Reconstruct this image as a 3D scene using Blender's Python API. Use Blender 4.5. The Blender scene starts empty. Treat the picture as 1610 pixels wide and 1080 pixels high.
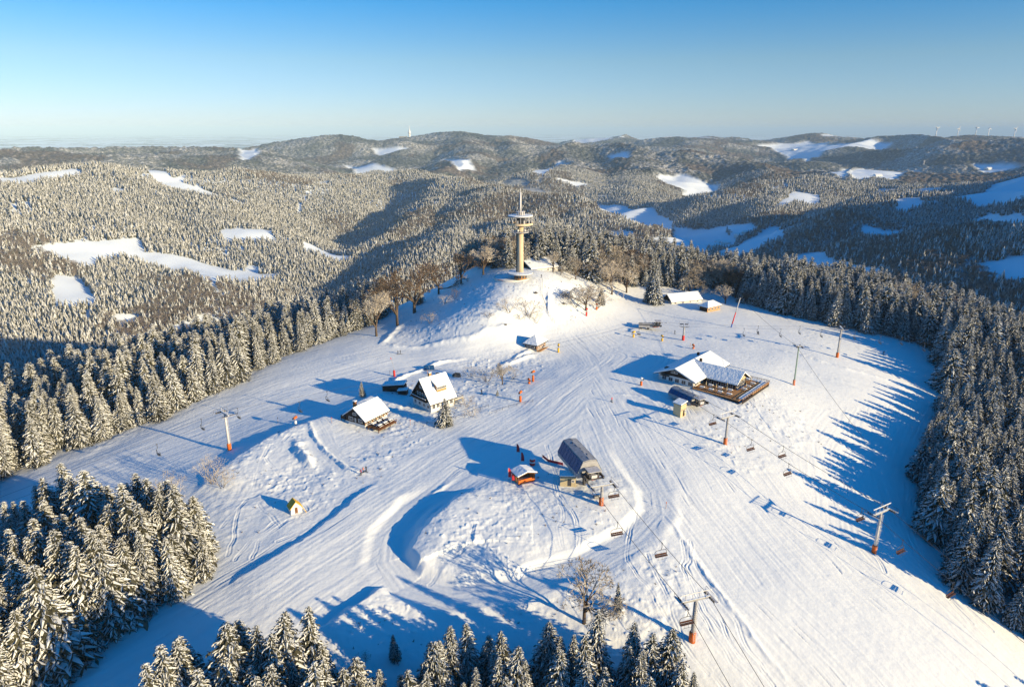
import bpy, math, random
import numpy as np
from mathutils import Vector, Matrix
R = math.radians
QUICK = False
random.seed(7)
rng = np.random.default_rng(11)
scene = bpy.context.scene
COL = scene.collection

# ---------------------------------------------------------------- camera
CAMZ = 90.0
PITCH = R(17.35)
FPX = 1073.0                       # focal length in pixels of a 1610 px wide frame
cam_d = bpy.data.cameras.new('camera')
cam_d.sensor_width = 36.0
cam_d.lens = 36.0 * FPX / 1610.0
cam_d.clip_start = 1.0
cam_d.clip_end = 200000.0
cam = bpy.data.objects.new('camera', cam_d)
COL.objects.link(cam)
cam.location = (0, 0, CAMZ)
cam.rotation_euler = (R(90) - PITCH, 0, 0)
scene.camera = cam

# ---------------------------------------------------------------- sky and sun
SUN_AZ = R(32)                     # shadows fall left and away from the camera, this far off the left
SUN_EL = R(13.5)
sdir = Vector((math.cos(SUN_AZ) * math.cos(SUN_EL), -math.sin(SUN_AZ) * math.cos(SUN_EL), math.sin(SUN_EL)))
w = bpy.data.worlds.new('World')
scene.world = w
w.use_nodes = True
wn, wl = w.node_tree.nodes, w.node_tree.links
wn.clear()
sky = wn.new('ShaderNodeTexSky')
sky.sky_type = 'NISHITA'
sky.sun_disc = False
sky.sun_elevation = SUN_EL
sky.sun_rotation = math.atan2(sdir.x, sdir.y)
sky.altitude = 900
sky.air_density = 1.0
sky.dust_density = 0.1
sky.ozone_density = 2.0
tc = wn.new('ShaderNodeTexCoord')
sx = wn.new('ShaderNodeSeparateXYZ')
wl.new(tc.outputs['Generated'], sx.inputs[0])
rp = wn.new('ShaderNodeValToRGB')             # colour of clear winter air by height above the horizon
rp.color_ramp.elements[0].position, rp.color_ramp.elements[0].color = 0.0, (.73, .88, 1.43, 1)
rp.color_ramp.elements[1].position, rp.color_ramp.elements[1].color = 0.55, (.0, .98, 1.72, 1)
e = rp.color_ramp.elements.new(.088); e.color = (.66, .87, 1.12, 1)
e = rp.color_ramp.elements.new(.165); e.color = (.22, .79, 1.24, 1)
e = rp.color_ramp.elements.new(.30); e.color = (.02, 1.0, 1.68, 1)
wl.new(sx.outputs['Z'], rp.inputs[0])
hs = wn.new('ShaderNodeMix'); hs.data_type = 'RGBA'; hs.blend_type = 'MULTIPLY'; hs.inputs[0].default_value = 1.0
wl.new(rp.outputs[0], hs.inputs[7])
bg = wn.new('ShaderNodeBackground')
bg.inputs['Strength'].default_value = 0.070
wo = wn.new('ShaderNodeOutputWorld')
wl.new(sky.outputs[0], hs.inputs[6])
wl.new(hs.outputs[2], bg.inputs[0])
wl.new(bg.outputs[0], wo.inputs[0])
sl = bpy.data.lights.new('sun', 'SUN')
sl.energy = 5.0
sl.angle = R(0.5)
sl.color = (1.0, 0.775, 0.44)
sun = bpy.data.objects.new('sun', sl)
COL.objects.link(sun)
sun.rotation_euler = sdir.to_track_quat('Z', 'Y').to_euler()
scene.view_settings.view_transform = 'Standard'
scene.view_settings.look = 'None'
scene.view_settings.exposure = 0.85
scene.view_settings.gamma = 1.0
scene.cycles.volume_bounces = 0
scene.cycles.max_bounces = 5
scene.cycles.diffuse_bounces = 1
scene.cycles.volume_max_steps = 32

# ---------------------------------------------------------------- numeric helpers
CP, SP = math.cos(PITCH), math.sin(PITCH)

def ray(px, py):
    t = (np.asarray(py, float) - 540.0) / FPX
    s = (np.asarray(px, float) - 805.0) / FPX
    return s, CP - t * SP, -SP - t * CP

def at_z(px, py, z):                # ground point on level z seen along that line of sight
    a, b, c = ray(px, py)
    k = (z - CAMZ) / c
    return float(a * k), float(b * k)

def at_d(px, py, d):                # point at horizontal distance d -> x, y, z
    a, b, c = ray(px, py)
    k = d / math.hypot(a, b)
    return float(a * k), float(b * k), float(CAMZ + c * k)

def _hash(ix, iy, seed):
    h = (ix.astype(np.int64) * 374761393 + iy.astype(np.int64) * 668265263 + seed * 1442695041) & 0xFFFFFFFF
    h = ((h ^ (h >> 13)) * 1274126177) & 0xFFFFFFFF
    return ((h ^ (h >> 16)) & 0xFFFF).astype(np.float64) / 65535.0

def vnoise(x, y, seed=0):           # smooth value noise, -1..1
    x = np.asarray(x, float); y = np.asarray(y, float)
    ix, iy = np.floor(x), np.floor(y)
    fx, fy = x - ix, y - iy
    fx = fx * fx * fx * (fx * (fx * 6 - 15) + 10)
    fy = fy * fy * fy * (fy * (fy * 6 - 15) + 10)
    a, b = _hash(ix, iy, seed), _hash(ix + 1, iy, seed)
    c, d = _hash(ix, iy + 1, seed), _hash(ix + 1, iy + 1, seed)
    return (a + (b - a) * fx + (c - a) * fy + (a - b - c + d) * fx * fy) * 2 - 1

def fbm(x, y, n=4, seed=0):
    s = 0; a = 1.0; t = 0
    for i in range(n):
        c, q = math.cos(0.6 * i), math.sin(0.6 * i)
        s = s + a * vnoise((x * c - y * q) * 2 ** i + 17.3 * i, (x * q + y * c) * 2 ** i - 9.1 * i, seed + i)
        t += a; a *= 0.5
    return s / t

def sstep(a, b, x):
    t = np.clip((x - a) / (b - a), 0, 1)
    return t * t * (3 - 2 * t)

def seg_dist(x, y, pts):            # distance, arc parameter and side (+ left of travel) to a polyline
    best = np.full(x.shape, 1e12); par = np.zeros(x.shape); side = np.zeros(x.shape)
    acc = 0.0
    for (x0, y0), (x1, y1) in zip(pts[:-1], pts[1:]):
        dx, dy = x1 - x0, y1 - y0
        L2 = dx * dx + dy * dy + 1e-9
        t = np.clip(((x - x0) * dx + (y - y0) * dy) / L2, 0, 1)
        ex, ey = x - (x0 + t * dx), y - (y0 + t * dy)
        d = ex * ex + ey * ey
        m = d < best
        best = np.where(m, d, best)
        L = math.sqrt(L2)
        par = np.where(m, acc + t * L, par)
        side = np.where(m, np.sign(dx * ey - dy * ex), side)
        acc += L
    return np.sqrt(best), par, side, acc

def in_poly(x, y, poly):
    inside = np.zeros(np.shape(x), bool)
    n = len(poly)
    for i in range(n):
        x0, y0 = poly[i]; x1, y1 = poly[(i + 1) % n]
        c = ((y0 > y) != (y1 > y))
        with np.errstate(divide='ignore', invalid='ignore'):
            xi = (x1 - x0) * (y - y0) / (y1 - y0 + 1e-12) + x0
        inside ^= c & (x < xi)
    return inside

def poly_sd(x, y, poly):            # signed distance, positive inside
    d = seg_dist(x, y, list(poly) + [poly[0]])[0]
    return np.where(in_poly(x, y, poly), d, -d)
# ---------------------------------------------------------------- the land: near mountain top
NEAR = [  # line of sight (photo pixel) and height of the snow there
 (818,437,19),(760,437,16),(870,440,17),(740,470,12),(700,480,8.5),(800,480,13.5),(880,480,9.5),(925,490,4.5),(650,500,1),(690,520,4),(760,520,6),
 (840,520,3),(660,545,-1),(760,550,0),(870,540,0),(940,520,1),(900,600,0),(950,700,-1),(1000,620,-1),(980,470,2),(1050,470,1),
 (600,640,-3),(570,690,-4),(680,645,-2),(740,680,-2),(780,620,-1),(660,600,-3),(480,665,-3.5),(400,715,-6),(345,765,-9),(450,760,-7.5),(380,800,-9.5),
 (560,735,-4.5),(640,720,-3),(600,800,-7),(400,880,-11),(250,970,-15),(120,1060,-19),(350,1050,-17),
 (620,545,-2),(560,570,-4),(480,600,-6.5),(400,640,-9.5),(500,640,-7),(350,690,-12),(250,700,-16),(200,740,-18),(130,740,-21),(0,800,-27),(100,800,-23),
 (345,607,-12),(250,655,-18),(150,698,-23),(0,757,-31),(555,522,-6),(640,480,-4),(690,450,0),(740,425,6),
 (150,850,-20),(0,900,-28),(100,930,-23),(300,870,-13),(0,1060,-26),(240,800,-17),
 (620,850,-9),(500,950,-12),(640,930,-12),(700,930,-11),(800,930,-10.5),(900,885,-8),(1000,840,-6),(1040,790,-4),
 (760,780,-3.0),(850,800,-3),(700,850,-6),(800,860,-5.5),(900,840,-5),(950,790,-2.5),(900,740,-1.5),(820,745,-2),
 (600,1060,-20),(800,1060,-21),(900,990,-15),(1000,940,-10),(1000,1060,-21),(1088,1005,-16),(1200,1060,-23),(1120,880,-12),(1250,880,-20),(1400,1060,-34),
 (1400,930,-32),(1550,1060,-44),(1550,960,-47),(1374,865,-30),(1250,740,-15),(1300,790,-22),(1440,760,-36),(1440,680,-31),(1560,800,-55),
 (1140,697,-6),(1100,620,-1),(1050,650,-1),(1190,610,-2),(1120,560,-1),(1248,604,-8),(1316,560,-10),(1300,650,-16),(1440,620,-25),(1465,580,-25),
 (1465,550,-22),(1400,525,-15),(1300,505,-10),(1200,482,-5),(1200,540,-4),(1110,500,-1),(1000,540,-0.5),(1120,470,-1),(1400,580,-20),
 (1600,700,-60),(1600,560,-42),(1500,610,-32),
]
cx, cy, cz = [], [], []
for px, py, z in NEAR:
    if z < -1: z = -1 + (z + 1) * (.40 if px < 640 else (.37 if px > 1200 and py > 800 else .45))
    a, b = at_z(px, py, z); cx.append(a); cy.append(b); cz.append(z)
for a, b, z in [  # the flanks of the mountain outside the pistes
 (0,-150,-75),(-150,-80,-80),(150,-80,-85),(0,0,-38),(60,30,-42),(-60,30,-40),(-250,0,-85),(250,0,-110),(-350,100,-75),(-420,250,-110),(-470,400,-160),(-300,340,-75),
 (-330,470,-135),(-200,430,-72),(-230,560,-150),(-120,600,-135),(-60,530,-80),(-100,470,-55),(-20,500,-35),(0,640,-130),(60,560,-60),(100,650,-125),(150,500,-28),(170,540,-60),
 (220,620,-130),(250,490,-50),(300,560,-125),(330,420,-65),(380,500,-130),(360,330,-70),(430,400,-135),(420,250,-100),(360,150,-110),(500,200,-165),
 (-600,300,-190),(-600,600,-200),(-300,800,-205),(0,850,-215),(300,800,-225),(600,600,-230),(650,300,-230),(600,0,-230),(0,-500,-200),(-500,-200,-180),
 (30,450,5),(110,460,-4),(-35,440,-12)]:
    cx.append(a); cy.append(b); cz.append(z)
cx, cy, cz = map(np.array, (cx, cy, cz))

def _tps(r2):
    return 0.5 * r2 * np.log(r2 + 1e-6)
def tps_fit(x, y, z, lam):
    n = len(x); S = 100.0
    X, Y = x / S, y / S
    K = _tps((X[:, None] - X) ** 2 + (Y[:, None] - Y) ** 2) + lam * np.eye(n)
    P = np.stack([np.ones(n), X, Y], 1)
    A = np.block([[K, P], [P.T, np.zeros((3, 3))]])
    return X, Y, np.linalg.solve(A, np.concatenate([z, np.zeros(3)]))
TX, TY, TW = tps_fit(cx, cy, cz, 0.004)
def near_h(x, y):
    shp = x.shape; x = x.ravel() / 100.0; y = y.ravel() / 100.0
    out = TW[-3] + TW[-2] * x + TW[-1] * y
    for i in range(len(TX)):
        out += TW[i] * _tps((x - TX[i]) ** 2 + (y - TY[i]) ** 2)
    return out.reshape(shp)

# ---------------------------------------------------------------- the land: ridges beyond, each point (pixel, pixel, distance)
RIDGES = [ # (points, side slope, crest rounding)
 ([(-500,262,2000),(-200,260,2050),(0,262,2200),(130,258,2350),(250,260,2500),(400,264,2600),(520,266,2750),(610,272,2900)],.33,130),
 ([(250,262,2500),(300,300,2100),(400,350,1750),(480,395,1500)],.40,60),
 ([(-100,300,1900),(60,330,1650),(100,398,1600)],.36,80),
 ([(130,258,2350),(190,330,1850),(330,400,1450),(380,415,1500)],.38,70),
 ([(640,268,2900),(720,274,2500),(800,288,2150),(880,308,1900),(960,335,1700),(1040,372,1500),(1085,398,1400)],.42,70),
 ([(600,266,3100),(640,268,2900)],.3,80),
 ([(720,274,2500),(700,310,2100),(640,345,1800),(600,372,1650)],.46,50),
 ([(800,288,2150),(760,330,1750),(690,370,1450),(650,400,1300)],.46,50),
 ([(880,308,1900),(830,350,1500),(800,380,1300)],.46,60),
 # far massif with the mast
 ([(380,243,5200),(430,229,5400),(510,215,5800),(575,219,6000),(644,210,6300),(720,211,6300),(800,217,6300),(870,226,6000)],.2,160),
 ([(644,210,6300),(620,235,5200),(560,255,4300)],.3,90),
 ([(720,211,6300),(740,240,4900),(690,262,3900)],.32,80),
 ([(800,217,6300),(830,250,4500),(770,268,3600)],.36,70),
 ([(870,226,5600),(915,218,5200),(990,232,4600),(1020,250,4000)],.28,100),
 ([(915,218,5200),(900,245,4000),(850,268,3100)],.3,70),
 ([(990,232,4600),(980,262,3500),(1010,300,2700),(1030,320,2400)],.3,70),
 ([(0,240,4200),(100,232,4400),(200,229,4600),(300,234,4600),(400,240,4600)],.14,200),
 ([(-500,238,4300),(-200,236,4300),(0,240,4200)],.14,200),
 # rounded hills right of the centre
 ([(1030,262,3900),(1080,238,4300),(1140,238,4200),(1190,256,3800),(1215,278,3300)],.36,110),
 ([(1080,238,4300),(1060,280,3400)],.34,60),
 ([(1000,232,6500),(1050,220,7000),(1110,212,8000),(1180,216,8500),(1260,212,8500),(1340,213,8500),(1420,219,8500)],.14,300),
 ([(950,218,8500),(985,214,9000),(1040,219,9000)],.16,200),
 ([(1420,219,8000),(1480,212,7500),(1560,211,7200),(1640,214,7000),(1900,212,7000)],.12,300),
 ([(1450,236,5600),(1520,224,5600),(1650,222,5400),(1900,220,5200)],.18,200),
 ([(1250,252,4800),(1360,240,5000),(1450,240,5200)],.15,200),
 ([(1340,262,3700),(1420,246,4000),(1530,243,4000),(1620,250,4000),(1900,240,4000)],.2,160),
 # the dark ridge across the valley
 ([(1060,352,2100),(1100,325,2200),(1150,296,2350),(1210,280,2500),(1280,280,2600),(1360,284,2700),(1440,286,2600),(1520,276,2500),(1620,268,2400),(1900,250,2300)],.44,60),
 ([(1280,280,2600),(1250,312,2200),(1235,330,2000)],.32,60),
 ([(1230,398,1450),(1280,355,1550),(1340,325,1700),(1400,308,1800),(1480,306,1850),(1560,300,1900),(1640,292,1900),(1900,270,1900)],.46,50),
 ([(1480,306,1850),(1440,350,1500),(1380,390,1250)],.36,50),
 ([(1640,300,1850),(1580,365,1300),(1500,400,1100)],.36,50),
 ([(1900,300,1700),(1760,345,1350),(1600,392,1150)],.42,50),
 ([(-1100,262,2600),(-500,262,2000)],.27,120),
 ([(930,420,40),(1000,900,70),(1250,1150,90),(1700,1500,110),(2200,1900,130)],.42,60,'xyz'),  # added ridge out of view on the right, shaped to shade the valley
]
RSEG = []
for pts, sl_, rd, *wld in RIDGES:
    P = [p if wld else at_d(*p) for p in pts]
    P = [(p[0], p[1], p[2] - 20.0) for p in P]        # crest of the ground, trees stand on it
    for a, b in zip(P[:-1], P[1:]):
        RSEG.append((a, b, sl_, rd))
FLOOR = -300.0
def far_h(x, y):
    r = np.hypot(x, y)
    wx = x + (90 * fbm(x / 700, y / 700, 3, 5) + 25 * fbm(x / 170, y / 170, 2, 15)) * sstep(700, 1500, r)
    wy = y + (90 * fbm(x / 700, y / 700, 3, 25) + 25 * fbm(x / 170, y / 170, 2, 35)) * sstep(700, 1500, r)
    K = 9.0
    base = FLOOR + 8 * fbm(x / 900, y / 900, 3, 3) + 25 * sstep(9000, 30000, r) * (fbm(x / 5000, y / 5000, 4, 8)) + sstep(9000, 14000, r) * 10
    acc = np.exp(base / K * 1.0 - 0)
    for (x0, y0, z0), (x1, y1, z1), s, rd in RSEG:
        dx, dy = x1 - x0, y1 - y0
        L2 = dx * dx + dy * dy
        t = np.clip(((wx - x0) * dx + (wy - y0) * dy) / L2, 0, 1)
        d = np.hypot(wx - (x0 + t * dx), wy - (y0 + t * dy))
        h = z0 + t * (z1 - z0) - s * (np.sqrt(d * d + rd * rd) - rd)
        acc += np.exp(np.clip(h / K, -60, 60))
    h = K * np.log(acc)
    up = sstep(0, 90, h - base)
    g = 1 - np.abs(fbm(wx / 430, wy / 430, 2, 40))
    g2 = 1 - np.abs(fbm(wx / 1000, wy / 1000, 2, 41))
    fr = sstep(3000, 4500, r)
    h = h + up * (52 * (g - 0.86) * sstep(700, 1600, r) * (1 - fr) + 170 * (g2 - .86) * fr + 4 * fbm(x / 90, y / 90, 2, 44))
    return h

def macro(x, y):
    r = np.hypot(x, y)
    n = near_h(np.clip(x, -900, 900), np.clip(y, -900, 1100)) if np.any(r < 1100) else np.full(x.shape, -400.0)
    wgt = sstep(620, 1000, r)
    n = np.maximum(n, -300) - 260 * wgt
    f = far_h(x, y) - 60 * (1 - sstep(500, 900, r))
    K = 9.0
    m = np.maximum(n, f)
    return m + K * np.log(np.exp(np.clip((n - m) / K, -50, 0)) + np.exp(np.clip((f - m) / K, -50, 0)))

RS = np.geomspace(45, 30000, 2600)
def hit(px, py, fn=None):           # where a line of sight meets the ground
    fn = fn or macro
    a, b, c = ray(px, py)
    q = math.hypot(a, b)
    x, y, z = RS * a / q, RS * b / q, CAMZ + RS * c / q
    g = fn(x, y)
    i = np.argmax(z < g)
    if i == 0: i = len(RS) - 1
    f0, f1 = z[i - 1] - g[i - 1], z[i] - g[i]
    k = f0 / (f0 - f1 + 1e-9)
    return float(x[i - 1] + k * (x[i] - x[i - 1])), float(y[i - 1] + k * (y[i] - y[i - 1]))
def hits(pts, fn=None):
    return [hit(px, py, fn) for px, py in pts]
# ---------------------------------------------------------------- shapes worked into the snow near the summit
FLOWS = [hits(p) for p in (
 [(880,500),(930,560),(985,650),(1060,770),(1180,930),(1330,1079),(1420,1200)],
 [(960,560),(850,645),(700,735),(560,835),(380,960),(180,1090),(0,1200)],
 [(900,520),(760,545),(620,568),(450,615),(300,675),(120,745),(-50,810)],
 [(940,480),(1040,530),(1180,545),(1300,580),(1440,620),(1500,640)],
 [(730,745),(650,797),(612,840),(606,880),(640,920),(710,938),(820,925),(920,888),(1000,845),(1037,805),(1030,770),(1000,730),(960,680)],
 [(478,665),(500,705),(540,738),(600,755)],
 [(1470,640),(1425,760),(1480,890),(1620,1020)],
)]
FW = [40, 40, 30, 40, 7, 6, 30]
OFFP = [hits(p) for p in (
 [(735,765),(690,800),(655,840),(638,880),(655,905),(690,918),(800,902),(900,862),(960,832),(990,800),(990,770),(960,745),(880,735),(800,735)],
 [(470,662),(400,700),(340,745),(330,800),(355,870),(400,872),(470,835),(540,775),(590,757),(520,730),(490,700)],
 [(560,690),(640,690),(700,668),(770,650),(830,620),(870,560),(830,545),(740,560),(650,595),(600,620),(545,660)],
 [(640,500),(700,455),(760,432),(870,430),(940,460),(945,485),(900,512),(820,525),(700,532),(640,545),(615,530)],
 [(680,880),(600,930),(480,1005),(420,1060),(400,1130),(1060,1120),(1120,1020),(1080,900),(1040,840),(960,885),(850,930),(730,945)],
 [(1180,610),(1260,640),(1300,700),(1220,730),(1170,745),(1100,700),(1080,670)],
 [(595,760),(640,715),(700,690),(640,690),(560,700),(540,720)],
 [(300,600),(345,620),(200,690),(0,768),(-30,740),(150,680)],
)]
BANKS = [ # (line, height, width, kind)  ridge: rounded rim, step: ground rises on the left-hand side of travel
 ([(600,752),(550,790),(480,845),(400,897),(340,930)], .9, 1.3, 'step'),
 ([(672,872),(600,925),(520,980),(455,1020)], 1.6, 1.6, 'step'),
 ([(840,936),(920,903),(990,868),(1035,822),(1050,795)], 1.0, 1.4, 'ridge'),
 ([(1030,780),(1080,860),(1160,970),(1250,1085)], .35, 1.2, 'ridge'),
 ([(1040,640),(1010,625),(960,618)], .5, 1.5, 'ridge'),
 ([(640,505),(600,540),(640,548),(740,530),(860,520)], .7, 2.5, 'ridge'),
 ([(740,560),(690,570),(640,590),(600,612)], .8, 1.6, 'ridge'),
 ([(862,455),(862,490),(872,508)], 1.1, 1.2, 'ridge'),
 ([(1210,548),(1330,580),(1480,628)], .5, 2.0, 'ridge'),
 ([(480,662),(505,705),(545,737),(590,750)], .7, 1.2, 'ridge'),
 ([(722,748),(655,795),(612,832),(590,862),(592,890)], .45, 1.2, 'ridge'),
 ([(752,765),(705,795),(662,832),(642,870),(645,895),(668,914)], 1.9, 2.2, 'step'),
 ([(640,600),(500,660),(420,690),(350,735),(300,780)], 1.3, 2.6, 'step'),
 ([(462,690),(475,715),(500,745)], 1.5, 2.6, 'ridge'),
 ([(845,545),(790,575),(850,555)], .8, 2.0, 'ridge'),
 ([(180,765),(100,790),(0,825)], .6, 2.0, 'ridge'),
]
BANKW = [(hits(l), h, wd, k) for l, h, wd, k in BANKS]
ROAD = FLOWS[4]
MOUND = OFFP[0]
ROADS, ROADZ = [0.0], []
for _a, _b in zip(ROAD[:-1], ROAD[1:]): ROADS.append(ROADS[-1] + math.hypot(_b[0] - _a[0], _b[1] - _a[1]))
ROADZ = macro(np.array([q[0] for q in ROAD]), np.array([q[1] for q in ROAD])) - .45
ROADC = (sum(q[0] for q in ROAD) / len(ROAD), sum(q[1] for q in ROAD) / len(ROAD))
TRACKS = [hits(p) for p in (
 [(480,670),(440,700),(420,725),(440,745),(465,775),(480,800)],
 [(470,665),(425,700),(412,730),(395,770),(372,800),(362,870)],
 [(330,800),(400,780),(450,755),(500,745)],[(345,830),(390,780),(440,760),(490,750)],
 [(480,800),(430,820),(400,845),(370,880)],[(495,798),(450,818),(410,850),(395,880)],
 [(1020,870),(1050,940),(1070,1010),(1110,1060)],[(1072,850),(1078,900),(1100,960),(1150,1040),(1190,1080)],
 [(1085,850),(1082,890),(1110,960),(1170,1040),(1230,1085)],[(1090,880),(1130,940),(1170,1000),(1200,1060)],
 [(1000,800),(985,880),(1040,960),(1090,1030),(1140,1085)],[(1110,930),(1150,1010),(1215,1080)],
 [(745,830),(735,860),(700,890),(675,915)],[(860,700),(880,790),(885,860)],[(880,780),(905,820),(912,860)],
 [(720,500),(715,520),(718,535)],[(735,498),(722,520),(722,535)],[(1250,700),(1300,760),(1350,830),(1390,900)],
 [(1425,760),(1420,830),(1450,900),(1530,980)],[(1440,770),(1432,840),(1465,905),(1560,990)],
 [(870,430),(862,450),(864,490)],[(500,820),(440,850)],[(410,790),(440,830),(470,840)],
)]

def details(x, y):                  # height added to macro() close to the summit, plus masks
    r = np.hypot(x, y)
    z = np.zeros(x.shape)
    off = np.zeros(x.shape)
    for P in OFFP:
        xs, ys = [p[0] for p in P], [p[1] for p in P]
        m = (x > min(xs) - 9) & (x < max(xs) + 9) & (y > min(ys) - 9) & (y < max(ys) + 9)
        if m.any():
            xx, yy = x[m], y[m]
            sd = poly_sd(xx, yy, P) + 1.5 * fbm(xx / 3, yy / 3, 2, 61)
            off[m] = np.maximum(off[m], sstep(-3.0, 5.0, sd + 3 * fbm(xx / 9, yy / 9, 2, 62)))
    sd_open = poly_sd(x, y, OPENW)
    wood = 1 - sstep(-5.0, 0.5, sd_open + 1.5 * fbm(x / 5, y / 5, 2, 67))
    rough = np.maximum(off, wood)
    # mound inside the cat track
    m = (np.hypot(x - MOUND[2][0], y - MOUND[2][1]) < 120)
    if m.any():
        sd = poly_sd(x[m], y[m], MOUND)
        z[m] += .5 * sstep(-1.0, 7.0, sd)
    for P, h, wd, k in BANKW:
        xs, ys = [p[0] for p in P], [p[1] for p in P]
        m = (x > min(xs) - 14) & (x < max(xs) + 14) & (y > min(ys) - 14) & (y < max(ys) + 14)
        if not m.any(): continue
        xx, yy = x[m], y[m]
        d, par, side, L = seg_dist(xx + .8 * fbm(xx / 3, yy / 3, 3, 71), yy + .8 * fbm(xx / 3, yy / 3, 3, 72), P)
        end = sstep(0, 9, par) * sstep(0, 9, L - par)
        n = 1 + .8 * fbm(xx / 4, yy / 4, 3, 73) if k == 'ridge' else 1 + .25 * fbm(xx / 16, yy / 16, 2, 73)
        wd = wd * .62; h = h * .85
        if k == 'ridge':
            z[m] += h * n * end * np.exp(-(d / wd) ** 2)
        else:
            z[m] += h * n * end * sstep(-wd, wd, d * side) * np.exp(-(np.maximum(d * side, 0) / 14) ** 2)
    # rough natural snow
    z += rough * (.20 * fbm(x / 6.5, y / 6.5, 3, 80) + .26 * fbm(x / 1.7, y / 1.7, 3, 81) * (.5 + .5 * vnoise(x / 9, y / 9, 82)))
    hum = np.maximum(vnoise(x / 1.1, y / 1.1, 83) - .45, 0)
    z += off * .38 * hum * sstep(-.1, .5, vnoise(x / 13, y / 13, 84))
    z += (1 - rough) * (.30 * fbm(x / 17, y / 17, 2, 85) + .035 * fbm(x / 2.2, y / 2.2, 2, 86))
    # grooming lines run with the piste
    st = np.zeros(x.shape)
    groom = (1 - rough)
    dm = np.full(x.shape, 1e9); S = np.zeros(x.shape); D = np.zeros(x.shape)
    near = r < 520
    for i, P in enumerate(FLOWS):
        d, par, side, L = seg_dist(x[near], y[near], P)
        q = d / FW[i]
        b = q < dm[near]
        t_ = dm[near]; t_[b] = q[b]; dm[near] = t_
        t_ = S[near]; t_[b] = par[b] + 100 * i; S[near] = t_
        t_ = D[near]; t_[b] = (d * side)[b]; D[near] = t_
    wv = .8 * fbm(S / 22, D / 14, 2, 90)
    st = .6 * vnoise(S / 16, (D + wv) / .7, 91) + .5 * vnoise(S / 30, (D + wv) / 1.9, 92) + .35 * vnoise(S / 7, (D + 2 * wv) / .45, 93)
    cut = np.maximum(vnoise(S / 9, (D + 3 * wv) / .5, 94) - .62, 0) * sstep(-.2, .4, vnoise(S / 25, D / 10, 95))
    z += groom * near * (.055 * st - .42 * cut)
    # the cat track is a level bench cut into the slope
    m = np.hypot(x - ROADC[0], y - ROADC[1]) < 75
    if m.any():
        xx, yy = x[m], y[m]
        d, par, side, L = seg_dist(xx, yy, ROAD)
        wv_ = (1 - sstep(3.2, 6.2, d + .3 * fbm(xx / 4, yy / 4, 2, 74))) * sstep(2, 22, par) * sstep(2, 22, L - par)
        tgt = np.interp(par, ROADS, ROADZ) + .05 * st[m]
        z[m] = z[m] * (1 - wv_) + (tgt - macro(xx, yy)) * wv_
        off[m] = off[m] * (1 - wv_)
    # single tracks
    for P in TRACKS:
        xs, ys = [p[0] for p in P], [p[1] for p in P]
        m = (x > min(xs) - 3) & (x < max(xs) + 3) & (y > min(ys) - 3) & (y < max(ys) + 3)
        if not m.any(): continue
        xx, yy = x[m], y[m]
        d, par, side, L = seg_dist(xx + .9 * fbm(xx / 6, yy / 6, 2, 101), yy + .9 * fbm(xx / 6, yy / 6, 2, 102), P)
        z[m] += (.55 + .45 * vnoise(par / 5, d * 0, 103)) * (-.13 * np.exp(-((d - .32) / .16) ** 2) + .06 * np.exp(-((d - .7) / .2) ** 2))
    fade = 1 - sstep(560, 720, r)
    return z * fade, off * fade, st, cut

OPENP = [(-60,795),(0,762),(100,715),(200,682),(290,650),(345,618),(400,592),(460,560),(560,522),(605,500),(635,475),(690,448),(740,430),(800,424),
 (870,424),(920,440),(985,450),(1060,455),(1130,462),(1180,482),(1250,500),(1330,520),(1400,530),(1470,552),(1480,605),(1490,625),(1470,650),(1440,720),
 (1433,765),(1455,870),(1500,930),(1610,1010),(1800,1130),(1500,1400),(1150,1200),(1085,1090),(1000,1058),(880,1048),(740,1050),(640,1075),(600,1120),(480,1070),(380,1080),(290,1130),
 (150,1400),(-200,1400),(60,1120),(110,1060),(190,990),(260,960),(350,905),(352,880),(325,850),(240,832),(150,835),(40,862),(-60,885)]
OPENW = [hit(px, py) for px, py in OPENP]
FIELDS = [hits(p) for p in (
 [(64,393),(140,383),(210,379),(214,392),(185,400),(130,410),(95,407)],[(205,400),(300,409),(425,436),(330,440),(250,418)],
 [(100,438),(112,440),(142,476),(100,476)],[(355,364),(415,363),(425,374),(360,377)],[(490,387),(545,405),(525,410),(490,397)],
 [(-60,286),(50,276),(110,269),(120,275),(60,284),(-60,294)],[(208,268),(260,280),(330,303),(322,307),(250,288)],
 [(330,303),(380,320),(378,324),(325,307)],[(545,262),(620,270),(612,274),(560,266)],[(700,253),(735,253),(745,268),(722,268)],
 [(1035,280),(1070,277),(1128,294),(1115,307),(1075,312),(1082,300),(1050,291)],[(920,316),(980,325),(1055,350),(1010,358),(950,335)],
 [(1065,362),(1105,362),(1147,384),(1100,392),(1068,378)],[(1035,380),(1048,377),(1112,400),(1060,402)],[(1125,359),(1185,362),(1160,374)],
 [(1140,397),(1180,377),(1215,360),(1222,376),(1150,412)],[(1212,416),(1275,399),(1305,412),(1375,440),(1260,434)],
 [(1195,230),(1270,224),(1300,229),(1400,227),(1390,236),(1290,240),(1270,254),(1235,244)],[(1335,273),(1440,271),(1405,284),(1345,281)],
 [(1535,261),(1600,264),(1550,273)],[(1225,326),(1252,303),(1283,308),(1282,321)],[(1370,360),(1410,365),(1400,378),(1375,374)],
 [(1545,345),(1600,343),(1640,352),(1570,356)],[(1548,420),(1600,410),(1640,420),(1600,440),(1562,434)],[(1520,310),(1570,288),(1640,290),(1600,318)],
 [(590,236),(640,235),(600,245)],[(840,272),(880,256),(890,262),(850,276)],[(960,246),(985,240),(985,250)],[(880,283),(925,291),(905,294)],
 [(1330,268),(1300,273),(1325,280)],[(380,243),(400,236),(405,243),(385,253)])]
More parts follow.
